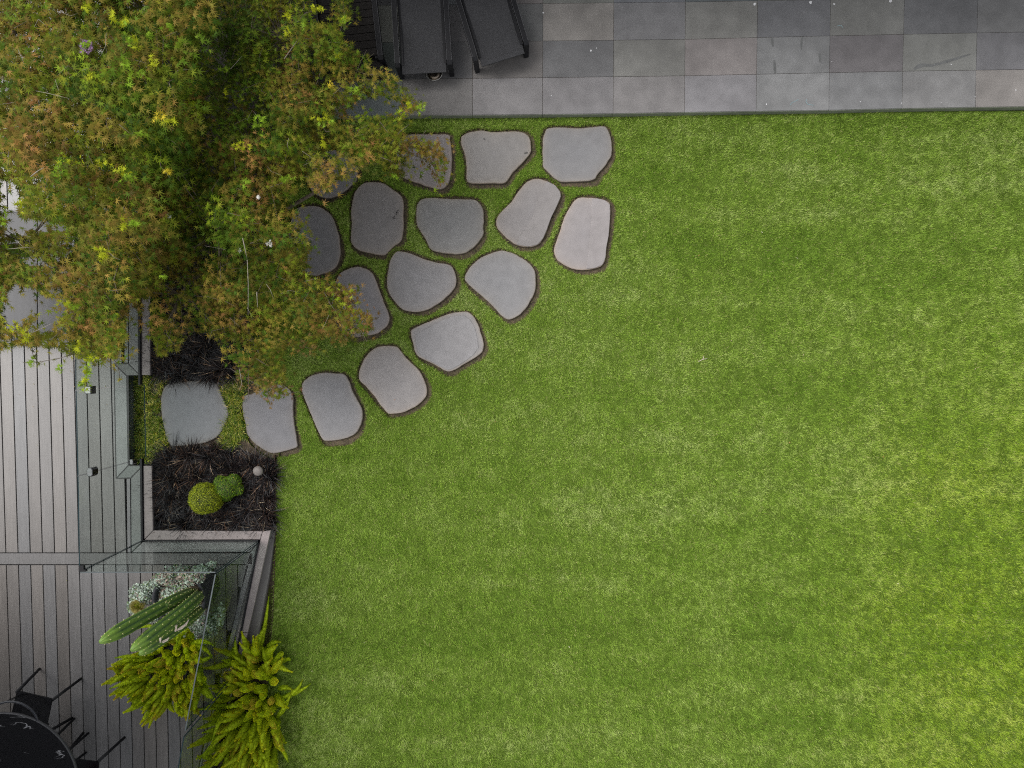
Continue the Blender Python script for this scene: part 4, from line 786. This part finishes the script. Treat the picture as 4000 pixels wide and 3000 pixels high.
# ------------------------------------------------------------------ pots, cactus, silver plant, ferns
def plant_pot(label, px, py, ztop, R, rbase):
    c = at(px, py, ztop); h = ztop - ZD; t = thing('plant_pot', label, 'plant pot', (c.x, c.y, ZD))
    b = MB(); b.lathe((0, 0, 0), [(rbase, 0.002), (rbase + (R - rbase) * .6, h * .5), (R, h - .01), (R, h), (R - .03, h), (R - .035, h - .05), (R - .05, h - .07)], 48); b.build('body', M['pot'], t)
    b = MB(); b.lathe((0, 0, 0), [(R - .045, h - .08), (R - .045, h - .055), (.02, h - .05)], 32); b.build('potting_mix', M['soil'], t)
    return c
P1 = plant_pot('big round black pot holding the cactus and silver trailing plant', 697, 2343, ZD + .52, .30, .24)
P2 = plant_pot('black pot almost hidden beneath the foxtail fern next to the cactus', 650, 2610, ZD + .40, .24, .2)
def cactus_column(path, rad, t, ribs=7, name='column'):
    n = ribs * 6; vs = []; cs = []; pts = [Vector(p) for p in path]; up = None; K = len(pts); b = MB(); sp = MB()
    for i, p in enumerate(pts):
        d = (pts[min(i + 1, K - 1)] - pts[max(i - 1, 0)]).normalized()
        if up is None: up = Vector((1, 0, 0))
        up = (up - d * up.dot(d)).normalized(); s_ = d.cross(up)
        for k in range(n):
            a = 2 * math.pi * k / n; rib = abs(math.cos(ribs * a / 2)); rr_ = rad[i] * (.85 + .17 * rib ** .8)
            vs.append(p + (up * math.cos(a) + s_ * math.sin(a)) * rr_)
            g_ = rib; f = i / (K - 1); old = max(0, 1 - f * 2.2)
            c = Vector((.036, .080, .034)).lerp(Vector((.120, .205, .034)), g_); c = c.lerp(Vector((.105, .12, .03)), old * .65)
            if f > .93: c = c.lerp(Vector((.18, .30, .04)), .6)
            cs.append(tuple(c))
        if i % 2 == 0 and rad[i] > .02:
            for k in range(ribs):
                a = 2 * math.pi * k / ribs; q = p + (up * math.cos(a) + s_ * math.sin(a)) * rad[i] * 1.03; r = .0052
                e1, e2 = (up * math.cos(a) + s_ * math.sin(a)), (s_ * math.cos(a) - up * math.sin(a))
                sp.add([q + e1 * r, q + e2 * r, q + d * r, q - e2 * r, q - d * r, q - e1 * r], [(0, 1, 2), (0, 2, 3), (0, 3, 4), (0, 4, 1), (5, 2, 1), (5, 3, 2), (5, 4, 3), (5, 1, 4)])
                for m in range(3):
                    v_ = (e1 + e2 * random.uniform(-.9, .9) + d * random.uniform(-.7, .7)).normalized() * .016; w_ = e2 * .0009; sp.add([q - w_, q + w_, q + v_], [(0, 1, 2)])
    fs = [(i * n + k, i * n + (k + 1) % n, (i + 1) * n + (k + 1) % n, (i + 1) * n + k) for i in range(K - 1) for k in range(n)] + [tuple((K - 1) * n + k for k in range(n))]
    b.smooth = True; b.add(vs, fs, cs); o = b.build(name, M['cactus'], t, local=False); sp.build('spines', M['spine'], o, local=False)
    return o
def colpath(b0, bend, tip, K=34):
    b0, bend, tip = Vector(b0), Vector(bend), Vector(tip); out = []
    for i in range(K):
        t = i / (K - 1); out.append((1 - t) ** 2 * b0 + 2 * t * (1 - t) * bend + t * t * tip)
    return out
def crad(K, r): return [r * (.82 + .18 * min(1, i / 6)) * (1 if i < K - 5 else math.sqrt(max(.03, 1 - ((i - (K - 6)) / 5.15) ** 2))) for i in range(K)]
zs = ZD + .46
ct = thing('columnar_cactus', 'tall green ribbed cactus with three leaning columns and pale wilted flowers', 'cactus', at(745, 2330, zs))
cactus_column(colpath(at(752, 2318, zs), at(700, 2330, zs + .55), at(392, 2508, zs + 1.55)), crad(34, .072), ct)
cactus_column(colpath(at(775, 2325, zs), at(770, 2345, zs + .55), at(514, 2540, zs + 1.38)), crad(34, .071), ct)
cactus_column(colpath(at(785, 2380, zs), at(735, 2430, zs + .45), at(545, 2556, zs + 1.02)), crad(34, .056), ct)
cactus_column([at(655 - 7 * t, 2360 + 5 * t, zs + .66 + .10 * t) for t in (0, .25, .5, .7, .85, .95, 1)], [.02, .032, .034, .032, .026, .016, .006], ct, name='offshoot')
for pts in (((735,2432),(722,2422),(712,2425)), ((612,2487),(604,2495),(618,2503))): pass
def petal(pts, w, z, name):
    b = MB(); L_ = [at(x, y, z + dz) for x, y, dz in pts]; vs = []
    for k, p in enumerate(L_):
        d = (L_[min(k + 1, len(L_) - 1)] - L_[max(k - 1, 0)]).normalized(); nn = Vector((-d.y, d.x, .3)) * w[k]; vs += [p - nn, p + Vector((0, 0, w[k] * .7)), p + nn]
    fs = []
    for k in range(len(L_) - 1):
        for j in (0, 1): fs.append((3 * k + j, 3 * k + j + 1, 3 * k + j + 4, 3 * k + j + 3))
    b.smooth = True; b.add(vs, fs); b.build(name, M['husk'], ct, local=False)
petal([(676,2436,.05),(688,2442,.07),(688,2455,.03),(683,2466,0)], [.012,.018,.012,.006], zs + .72, 'wilted_flower')
petal([(683,2466,0),(705,2455,.02),(725,2440,.01),(738,2420,0)], [.006,.014,.012,.003], zs + .70, 'wilted_flower')
petal([(615,2486,.05),(626,2492,.07),(626,2506,.03),(622,2516,0)], [.010,.016,.012,.006], zs + .82, 'wilted_flower')
petal([(612,2520,0),(635,2508,.02),(652,2500,.01),(660,2490,0)], [.006,.014,.012,.003], zs + .80, 'wilted_flower')
# golden barrel
t = thing('small_round_cactus', 'small round golden spined cactus among silver leaves left of the tall cactus', 'cactus', at(541, 2362, ZD + .30)); c = at(541, 2366, ZD + .36)
b = MB(); b.lathe((c.x, c.y, c.z), [(.055 * math.sin(a), -.05 * math.cos(a)) for a in [.2 + 2.74 * j / 8 for j in range(9)]], 20); b.build('body', M['stem'], t, local=False)
n = 2600; q = unit(RNG.normal(0, 1, (n, 3))); q[:, 2] = np.abs(q[:, 2]); P = np.array(c) + q * .05; az = np.arctan2(q[:, 1], q[:, 0]) + RNG.normal(0, .25, n); ln = np.arccos(np.clip(q[:, 2], -1, 1)) + RNG.normal(0, .25, n)
V, Fc, C = blades(P, az, ln, RNG.uniform(.03, .06, n), np.full(n, .0016), np.array([.30, .26, .06]) * RNG.uniform(.6, 1.5, (n, 1))); npmesh('spines', V, Fc, C, M['litter'], t)
t_ = MB(); t_.lathe((0, 0, 0), [(.05, 0), (.065, ZD)], 16)
# silver trailing plant
def discs(P, Nn, r, C):
    n = len(P); a0 = unit(np.cross(Nn, RNG.normal(0, 1, (n, 3)))); b0 = np.cross(Nn, a0); m = 6
    an = np.arange(m) * 2 * np.pi / m; V = P[:, None] + r[:, None, None] * (np.cos(an)[None, :, None] * a0[:, None] + np.sin(an)[None, :, None] * b0[:, None])
    Fc = (np.arange(n)[:, None, None] * m + np.array([(0, 1, 2), (0, 2, 3), (0, 3, 4), (0, 4, 5)])[None]).reshape(-1, 3)
    return V.reshape(-1, 3), Fc, np.repeat(C, m, 0)
def silver(regs, label):
    Vs, Fs, Cs, off = [], [], [], 0
    t = thing('silver_trailing_plant', label, 'trailing plant', at(regs[0][0], regs[0][1], ZD)); st = MB()
    for px, py, rx, ry, z0, z1, n, pink in regs:
        a = RNG.random(n) * 6.283; rad = RNG.random(n) ** .6; X_ = px + np.cos(a) * rad * rx; Y_ = py + np.sin(a) * rad * ry; z = z0 + (z1 - z0) * (1 - rad ** 2) * RNG.random(n) ** .4
        P = atn(X_, Y_, z); P[:, :2] += RNG.normal(0, .008, (n, 2)); C = np.where((RNG.random(n) < pink)[:, None], np.array([.34, .27, .23]), np.array([.36, .43, .36])) * RNG.uniform(.3, 1.6, (n, 1))
        C = np.where((RNG.random(n) < .12)[:, None], np.array([.16, .25, .10]), C)
        V, Fc, CC = discs(P, unit(RNG.normal(0, .6, (n, 3)) + np.array([.1, .1, 1])), RNG.uniform(.0065, .0135, n), C); Vs.append(V); Fs.append(Fc + off); Cs.append(CC); off += len(V)
        for j in range(14): k = RNG.integers(n); p = Vector(P[k]); e = p + Vector((random.uniform(-.08, .08), random.uniform(-.08, .08), -.04)); st.tube([e, p], [.0015, .001], 4)
    npmesh('leaves', np.concatenate(Vs), np.concatenate(Fs), np.concatenate(Cs), M['silver'], t); st.build('stems', M['twig'], t, local=False)
zr = ZD + .52
silver([(694, 2345, 80, 76, zr - .07, zr + .03, 2300, .3), (650, 2260, 55, 28, zr - .02, zr + .07, 900, .6), (740, 2255, 60, 30, zr - .02, zr + .08, 900, .55), (560, 2320, 55, 42, zr - .25, zr - .02, 1200, .1), (525, 2370, 28, 30, zr - .35, zr - .12, 450, .1),
        (600, 2285, 40, 22, zr - .1, zr + .04, 420, .1), (590, 2415, 45, 18, zr - .3, zr - .1, 420, .1), (790, 2225, 45, 16, zr - .05, zr + .12, 320, .05), (828, 2205, 16, 12, zr, zr + .16, 90, .05), (700, 2222, 50, 12, zr - .05, zr + .06, 260, .3), (770, 2400, 30, 40, zr - .05, zr + .04, 500, .2)],
       'silver leaved trailing plant spilling over the rim of the cactus pot')
silver([(790, 2460, 60, 40, ZD + .10, ZD + .32, 1500, .15), (850, 2410, 28, 40, ZD + .15, ZD + .36, 420, .05), (865, 2385, 14, 28, ZD + .25, ZD + .42, 160, .02), (760, 2525, 42, 28, ZD + .05, ZD + .25, 700, .2), (815, 2440, 38, 36, ZD + .12, ZD + .36, 700, .05), (720, 2490, 35, 25, ZD + .05, ZD + .2, 350, .2)],
       'silver leaved trailing plant on the deck against the slanting glass panel')
# foxtail ferns
def plume_mesh(paths, rads, ndl, tips):
    "bottle-brush plumes: needles all round curved stems"
    Vs, Cs = [], []
    for (p0, p1, p2), R_, tc in zip(paths, rads, tips):
        n = ndl; t = RNG.random(n) ** .85; P = ((1 - t) ** 2)[:, None] * p0 + (2 * t * (1 - t))[:, None] * p1 + (t * t)[:, None] * p2
        d = unit((2 * (1 - t))[:, None] * (p1 - p0) + (2 * t)[:, None] * (p2 - p1)); rnd = unit(RNG.normal(0, 1, (n, 3))); o = unit(rnd - d * (rnd * d).sum(1, keepdims=True))
        env = R_ * np.sin(np.pi * np.clip(.12 + .88 * t, 0, 1) ** 1.0) ** .55 * (1 - .35 * t); env = np.where(t > .97, R_ * .25, env)
        tipv = P + o * (env * RNG.uniform(.7, 1.1, n))[:, None] + d * (R_ * .22); w = unit(np.cross(o, d)) * .0028
        Vs.append(np.stack([P + o * (env * .5)[:, None] - w, P + o * (env * .5)[:, None] + w, tipv + w * .55, tipv - w * .55], 1))
        g0 = np.array([.19, .30, .008]); g1 = np.array([.58, .66, .014]); k = (t[:, None] * .55 + .45 * RNG.random((n, 1)))
        inner = (g0 * (1 - k) + g1 * k); tt = np.clip((t[:, None] - (1 - tc[1])) * 2.5, 0, 1); outer = inner * 1.6 * (1 - tt) + np.array(tc[0]) * tt; outer = outer * RNG.uniform(.5, 1.45, (n, 1))
        Cs.append(np.stack([inner * .7, inner * .7, outer, outer], 1))  # needle bases darkened to paint depth shade inside the plumes
    V = np.concatenate(Vs).reshape(-1, 3); C = np.clip(np.concatenate(Cs).reshape(-1, 3), 0, 1); Fc = np.arange(len(V)).reshape(-1, 4)
    return V, Fc, C
def fern(label, root, roots_px, n, zroot, Lr, extra, ndl=1000, spread=.55):
    t = thing('foxtail_fern', label, 'fern', root); pts = sample_poly(roots_px, n); cpx = np.mean(np.array(roots_px), 0); C0 = np.array(at(cpx[0], cpx[1], zroot)); paths, rads, tips = [], [], []; st = MB()
    for x, y in pts:
        base = np.array(at(x, y, zroot)); o = base - C0; ro = np.linalg.norm(o[:2]); az = math.atan2(o[1], o[0]) + random.gauss(0, .6); L = random.uniform(*Lr); ln = min(1.0, spread * ro / .40 * random.uniform(.3, 1.2) + random.uniform(.0, .3))
        hz = np.array([math.cos(az), math.sin(az), 0]); mid = base + L * .5 * (hz * math.sin(ln * .5) + np.array([0, 0, math.cos(ln * .5)])); tip = mid + L * .55 * (hz * math.sin(ln * 1.35) + np.array([0, 0, math.cos(ln * 1.35)]))
        paths.append((base, mid, tip)); rads.append(random.uniform(.044, .060))
        tips.append((random.choice([(.80, .78, .02), (.86, .74, .03), (.74, .54, .07), (.56, .70, .015), (.66, .74, .015)]), random.uniform(.25, 1.0)))
    for (ax, ay, az_), (mx, my, mz), (bx, by, bz) in extra:
        paths.append((np.array(at(ax, ay, az_)), np.array(at(mx, my, mz)), np.array(at(bx, by, bz)))); rads.append(.036); tips.append((random.choice([(.22, .36, .012), (.34, .40, .015)]), .5))
    V, Fc, C = plume_mesh(paths, rads, ndl, tips); npmesh('plumes', V, Fc, C, M['plume'], t)
    for (p0, p1, p2), R_ in zip(paths, rads): st.tube([tuple((1 - u) ** 2 * p0 + 2 * u * (1 - u) * p1 + u * u * p2) for u in (0, .12, .3, .5, .7, .85, .97)], [R_ * k for k in (.15, .42, .60, .58, .50, .36, .10)], 7)
    st.build('stems', M['stem'], t, local=False)
zf1 = ZD + .40
fern('rounded yellow green foxtail fern in front of the cactus on the deck', at(650, 2610, zf1), [(510, 2560), (600, 2500), (760, 2480), (800, 2560), (800, 2660), (740, 2740), (620, 2750), (560, 2690), (490, 2640)], 165, zf1 - .12, (.20, .34),
     [((700,2510,zf1),(610,2415,zf1+.25),(533,2458,zf1+.2)), ((740,2520,zf1),(790,2490,zf1+.2),(832,2520,zf1+.12)), ((740,2530,zf1),(800,2510,zf1+.2),(828,2570,zf1+.05)), ((730,2580,zf1),(800,2590,zf1+.15),(828,2560,zf1+.1)), ((700,2500,zf1),(720,2450,zf1+.15),(740,2462,zf1+.12)), ((700,2500,zf1),(700,2460,zf1+.25),(690,2520,zf1+.35)), ((740,2640,zf1),(790,2690,zf1+.1),(765,2700,zf1+.05)), ((560,2560,zf1),(490,2580,zf1+.2),(440,2600,zf1+.05)), ((570,2640,zf1),(500,2660,zf1+.25),(430,2690,zf1+.1)), ((600,2560,zf1),(510,2560,zf1+.2),(450,2570,zf1+.2))])
fern('large yellow green foxtail fern spilling between the slanting wall and the lawn', at(1000, 2780, 0), [(960, 2540), (1050, 2540), (1090, 2680), (1085, 2860), (1070, 3060), (900, 3080), (880, 2880), (905, 2700)], 250, .02, (.28, .50),
     [((1010,2560,.1),(1035,2470,.2),(1050,2330,.08)), ((1000,2560,.1),(1010,2480,.25),(1042,2440,.2)), ((940,2620,.1),(915,2560,.3),(920,2490,.3)), ((960,2600,.1),(900,2540,.3),(915,2525,.25)), ((930,2720,.1),(860,2740,.3),(765,2780,.2)), ((930,2680,.1),(880,2700,.35),(855,2670,.3)), ((940,2750,.1),(850,2770,.3),(758,2770,.25)), ((1080,2730,.05),(1160,2720,.25),(1182,2655,.25)), ((1080,2730,.05),(1165,2710,.25),(1212,2672,.2)), ((1060,2600,.1),(1110,2530,.3),(1100,2565,.2)), ((1060,2610,.1),(1130,2560,.2),(1133,2580,.1)), ((1040,2540,.1),(1060,2500,.2),(1096,2508,.15)), ((900,2900,.1),(830,2960,.2),(782,2990,.1)), ((1080,2800,.1),(1110,2780,.3),(1140,2700,.2)), ((1080,2900,.1),(1110,2930,.3),(1125,2975,.2)), ((1085,2690,.1),(1120,2680,.25),(1142,2695,.2)), ((880,2850,.1),(840,2900,.5),(780,2965,.55)), ((895,2800,.1),(860,2780,.5),(830,2890,.6))], ndl=1000)
# moss strip beside the steel edging
pts = sample_poly([tuple(at(x, y, 0))[:2] for x, y in ((1048, 2300), (1064, 2300), (1052, 2520), (985, 2560), (1005, 2480), (1035, 2400))], 2600); n = len(pts)
V, Fc, C = blades(np.concatenate([pts, np.full((n, 1), ZS)], 1), RNG.random(n) * 6.3, RNG.uniform(.1, 1.2, n), RNG.uniform(.01, .04, n), np.full(n, .005), np.array([.13, .16, .03]) * RNG.uniform(.5, 1.4, (n, 1)))
tag(npmesh('weeds', V, Fc, C, M['blade']), 'mossy weeds on the bare soil strip beside the rusty edging', 'weeds', kind='stuff')

# ------------------------------------------------------------------ loungers (local frame: +Y towards the head, origin at the middle of the foot end on the floor)
def lounger(label, loc, rz, w=.50, Lg=2.0, kind='sling'):
    t = thing('sun_lounger', label, 'sun lounger', loc, rz, 'dark sun loungers on the patio')
    zt = .30; hw_ = w / 2 + .045
    if kind == 'sling':
        b = MB(); ny = 18; vs = []
        for j in range(ny + 1):
            y = .02 + (Lg - .1) * j / ny; sag = -.02 * math.sin(math.pi * min(1, j / 6)) + (.28 * max(0, (j - 8) / 10) ** 1.1)
            for k in range(5): x = -w / 2 + w * k / 4; vs.append((x, y, zt - .01 + sag - .012 * math.sin(math.pi * k / 4)))
        fs = [(j * 5 + k, j * 5 + k + 1, j * 5 + k + 6, j * 5 + k + 5) for j in range(ny) for k in range(4)]
        b.smooth = True; b.add(vs, fs); k0 = len(b.v); b.smooth = False
        b.box((0, .025, zt - .018), (w, .05, .014)); b.build('sling', M['sling'], t)
    else:
        b = MB()
        for j in range(22): y = .17 + j * .085; b.box((0, y, zt - .004), (w + .02, .078, .016))
        b.build('slat_deck', M['slat'], t)
        b = MB(); b.prism([(-w / 2, .16), (w / 2 - .02, .16), (w / 2 + .12, -.06), (-w / 2, -.02)], .08, .22); b.build('foot_panel', M['slat'], t)
    for s in (-1, 1):
        b = MB(); prof = [(.06, .0), (.11, .0), (.14, zt - .05), (Lg, zt - .03), (Lg, zt + .03), (.11, zt + .03), (.07, zt + .01)]
        x0_, x1_ = s * (hw_ - .025), s * (hw_ + .028)
        x0_, x1_ = min(x0_, x1_), max(x0_, x1_); vs = [(x, y, z) for x in (x0_, x1_) for y, z in prof]; m = len(prof)
        b.add(vs, [tuple(range(m)), tuple(range(m, 2 * m))[::-1]] + [(i, m + i, m + (i + 1) % m, (i + 1) % m) for i in range(m)])
        b.box((s * (hw_ - .05), Lg / 2, zt - .035), (.03, Lg - .2, .05))
        b.mi = 1
        for e in (-.026, .026): b.box((s * hw_ + e, Lg / 2 + .05, zt + .0315), (.0035, Lg - .12, .003))
        b.build('side_rail', [M['frame'], M['frameedge']], t)
        b = MB(); b.box((s * hw_, Lg - .15, (zt - .03) / 2), (.05, .06, zt - .032)); b.build('leg', M['frame'], t)
    return t
zl = ZP + .30
def foot(px1, py1, px2, py2):    # loc of the origin and heading from the foot end middle and the far middle
    a, d = at(px1, py1, zl), at(px2, py2, zl); v = d - a; return (a.x, a.y, ZP), math.atan2(v.y, v.x) - math.pi / 2
l, r = foot(1657, 284, 1637, -60); lounger('middle charcoal sling lounger, its foot end beside the steel bowl', l, r, w=.49)
l, r = foot(1966, 232, 1890, -20); lounger('rightmost charcoal sling lounger, turned askew to the others', l, r, w=.50)
l, r = foot(1375, 272, 1338, -60); lounger('dark brown slatted lounger half hidden by the maple', l, r, w=.58, kind='slat')
t = thing('steel_bowl', 'shiny round steel bowl half under the foot of the middle lounger', 'bowl', at(1697, 287, ZP))
b = MB(); b.lathe((0, 0, 0), [(.055, .001), (.092, .012), (.100, .045), (.103, .055), (.098, .056), (.086, .02), (.07, .014)], 40); b.build('body', M['steel'], t)
b = MB(); b.lathe((0, 0, 0), [(.07, .015), (.066, .022), (.03, .019)], 32); b.build('inner_base', M['bronze'], t)

# ------------------------------------------------------------------ low grey table on the deck
zt = ZD + .38; c0 = at(60, 1070, zt); t = thing('low_table', 'long low dark grey panelled table on the deck under the maple', 'table', (c0.x, c0.y, ZD))
b = MB()
for x_a, x_b in ((-420, -235), (-231, -46), (-42, 143), (147, 279)):
    q = [at(x, y, zt) for x, y in ((x_a, 832), (x_b, 832), (x_b, 1297), (x_a, 1297))]; b.prism([(p.x, p.y) for p in q], zt - .02, zt - .003)
b.build('tabletop', M['panel'], t, local=False)
b = MB()
for pl in (((-430, 1299), (291, 1299), (291, 1312), (-430, 1312)), ((281, 832), (291, 832), (291, 1298), (281, 1298)), ((-430, 819), (291, 819), (291, 830), (-430, 830))):
    q = [at(x, y, zt) for x, y in pl]; b.prism([(p.x, p.y) for p in q], zt - .05, zt, .002)
b.build('frame', M['panelrim'], t, local=False)
for x, y in ((265, 1285), (265, 845), (-400, 1285), (-400, 845)):
    b = MB(); c = at(x, y, zt); b.box((c.x, c.y, (ZD + zt - .052) / 2), (.05, .05, zt - .055 - ZD)); b.build('leg', M['panelrim'], t, local=False)

# ------------------------------------------------------------------ round table and chairs
zt = ZD + .74; c0 = at(20, 3064, zt); t = thing('round_table', 'round black marble table with white veins in the bottom left corner', 'table', (c0.x, c0.y, ZD))
R_ = (at(304, 3064, zt) - c0).length
b = MB(); b.lathe((0, 0, 0), [(R_ - .03, .70), (R_ - .004, .712), (R_ - .004, .736), (R_ - .010, .74)], 96, smooth=False); b.build('tabletop', M['marble'], t)
b = MB(); b.lathe((0, 0, 0), [(R_ - .0035, .708), (R_ + .001, .711), (R_ + .001, .737), (R_ - .004, .741), (R_ - .009, .7412)], 96); b.f = b.f[:-2]; b.m = b.m[:-2]; b.sm = b.sm[:-2]; b.build('rim', M['frameedge'], t)
b = MB(); b.lathe((0, 0, 0), [(.13, 0), (.12, .02), (.07, .04), (.05, .10), (.05, .66), (.18, .699)], 40); b.build('pedestal', M['frame'], t)
def chair(label, fa, fb, seat_col=None):
    "fa, fb: floor points of the two back legs; the chair faces the table"
    a, d = at(*fa, ZD), at(*fb, ZD); mid = (a + d) / 2; u = (d - a).normalized(); f = Vector((u.y, -u.x, 0))
    if f.dot(c0 - mid) < 0: f = -f
    rz = math.atan2(f.y, f.x) - math.pi / 2; t = thing('garden_chair', label, 'chair', (mid.x, mid.y, ZD), rz, 'black garden chairs around the round table')
    W_ = (d - a).length / 2; g_ = .0155; se = .215
    b = MB(); vs = []
    for j in range(9):
        y = .04 + .44 * j / 8
        for k in range(9): x = -se + 2 * se * k / 8; vs.append((x * (1 - .06 * (1 - j / 8)), y, .44 - .018 * math.sin(math.pi * k / 8) * math.sin(math.pi * j / 8)))
    m = len(vs); fs = [(j * 9 + k, j * 9 + k + 1, j * 9 + k + 10, j * 9 + k + 9) for j in range(8) for k in range(8)]
    b.smooth = True; b.add(vs, fs); b.smooth = False; b.box((0, .26, .418), (.40, .42, .02)); b.build('seat', seat_col or M['frame'], t)
    for s in (-1, 1):
        b = MB(); b.tube([(s * W_, 0, 0), (s * (se - .01), .06, .43)], [g_, g_ * 1.2], 10); b.build('leg', M['frame'], t)
        b = MB(); b.tube([(s * W_ * .97, .50, 0), (s * (se - .01), .46, .43)], [g_, g_ * 1.2], 10); b.build('leg', M['frame'], t)
    b = MB(); pts = []
    for k in range(15): an = math.pi * (k / 14); pts.append((.27 * math.cos(an), .20 - .22 * math.sin(an), .72))
    b.tube([(.22, .34, .43), (.26, .30, .60), (.27, .22, .70)] + pts + [(-.27, .22, .70), (-.26, .30, .60), (-.22, .34, .43)], .013, 8); b.build('back_rail', M['rail'], t)
    b = MB(); 
    for k in range(3, 12):
        an = math.pi * (k / 14); b.tube([(.27 * math.cos(an), .20 - .22 * math.sin(an), .715), (.20 * math.cos(an), .14 - .10 * math.sin(an), .44)], .004, 5)
    b.build('back_spindles', M['frame'], t)
M['rail'] = mat('grey_rail', (.028, .030, .038), .35)
chair('black chair with a curved back rail above the round table', (155, 2612), (318, 2650))
chair('black chair at the lower right of the round table with a red edged seat', (487, 2880), (470, 3040))
chair('black chair mostly under the right side of the round table', (345, 2864), (333, 2942)) if False else None
# red cushion on the lower chair
c = at(352, 3046, ZD + .46); b = MB(); b.lathe((c.x, c.y, ZD + .455), [(.10, 0), (.13, .01), (.14, .03), (.12, .045), (.02, .05)], 28); tag(b.build('seat_cushion', M['red']), 'red round cushion on the chair at the bottom edge', 'cushion')
# spare chair legs seen beside the table
t = thing('garden_stool', 'black stool pushed under the table, only its legs showing', 'stool', at(300, 2890, ZD))
s1 = at(296, 2890, ZD); s0 = Vector((s1.x, s1.y, ZD + .44)); b = MB(); b.lathe(s0, [(.11, -.02), (.13, -.01), (.13, .005), (.12, .01)], 28); b.build('seat', M['frame'], t, local=False)
for fx, fy, ox, oy in ((290, 2807, .05, .1), (345, 2864, .12, .05), (335, 2940, .1, -.08), (262, 2930, -.1, -.05)):
    b = MB(); p_ = at(fx, fy, ZD); b.tube([p_, p_.lerp(Vector((s1.x, s1.y, ZD)), .15) + Vector((0, 0, .43))], [.015, .016], 9); b.build('leg', M['frame'], t, local=False)

# ------------------------------------------------------------------ flowers glimpsed through the trees, fallen bits
def flowers(name, label, lst, z, m_, n=26, s=.02, cols=(.75, .74, .70)):
    P = []; 
    for x, y, r in lst:
        a = RNG.random(n) * 6.28; q = np.sqrt(RNG.random(n)) * r; P.append(atn(x + q * np.cos(a), y + q * np.sin(a), z + RNG.random(n) * .06))
    P = np.concatenate(P); n_ = len(P); a = RNG.random(n_) * 6.28
    V, Fc, C = leaf_fan(P, unit(np.stack([RNG.normal(0, .5, n_), RNG.normal(0, .5, n_), np.ones(n_)], -1)), np.stack([np.cos(a), np.sin(a), 0 * a], -1), RNG.uniform(.7, 1.2, n_) * s, np.array(cols) * RNG.uniform(.75, 1.2, (n_, 1)), lobes=((0, 1), (50, .9), (110, .8)))
    t = thing(name, label, 'flowers', at(lst[0][0], lst[0][1], 0)); npmesh('petals', V, Fc, C, M['purple'], t)
    b = MB(); 
    for x, y, r in lst: b.tube([at(x, y, -.04), at(x, y, z)], [.006, .004], 6)
    b.build('stems', M['stem'], t, local=False)
flowers('purple_flower_cluster', 'purple flower cluster showing through the top left maple', [(335, 185, 28)], 2.62, None, 90, .018, (.30, .16, .34))
def zfc(x, y): return float(zfA(np.array([x]), np.array([y]))[0])
for lb, sp in (('white blossom cluster in the dark hollow between the two maples', (660, 842, 10)), ('larger white blossom cluster nearest the darkest stepping stone, among maple leaves', (1052, 952, 12)), ('white blossom cluster beside the pale bare branch of the maple', (933, 977, 8)), ('tiny white blossom cluster high among the maple leaves', (1010, 770, 4))):
    flowers('white_flower_cluster', lb, [sp], 1.95, None, 14, .022, (.80, .78, .74))
b = MB(); rr = random.Random(9)
def litter(n, poly, z, s, cols, b):
    pts = sample_poly(poly, n)
    for x, y in pts:
        c = at(x, y, z); b.col = rr.choice(cols); a = rr.uniform(0, 6.28); l = rr.uniform(.5, 1.2) * s; u = Vector((math.cos(a), math.sin(a), .2)) * l; v = Vector((-math.sin(a), math.cos(a), 0)) * l * .3
        b.add([c - u, c + v, c + u, c - v], [(0, 1, 2, 3)])
litter(42, [(1300, 1500), (4000, 480), (4000, 3000), (1150, 3000)], .03, .012, [(.45, .38, .22), (.38, .16, .07), (.5, .48, .33)], b)
litter(26, [(1850, 0), (4000, 0), (4000, 415), (1850, 440)], ZP + .004, .006, [(.5, .5, .5), (.3, .27, .22)], b)
litter(34, [(20, 1330), (480, 1330), (480, 1600), (20, 1600)], ZD + .004, .009, [(.3, .2, .08), (.28, .25, .05), (.2, .12, .06)], b)
litter(14, [(20, 1500), (480, 1500), (480, 2900), (20, 2500)], ZD + .004, .006, [(.5, .45, .3), (.4, .42, .1)], b)
tag(b.build('fallen_leaves', M['litter']), 'tiny dry leaves and petals scattered on the lawn, deck and paving', 'fallen leaves', kind='stuff')
b = MB()
for pts in (((2728,1412),(2745,1404),(2762,1400)), ((2745,1404),(2750,1392))): b.tube([at(x, y, .03) for x, y in pts], .0035, 5)
tag(b.build('fallen_twig', M['husk']), 'small pale forked twig lying in the middle of the lawn', 'twig')
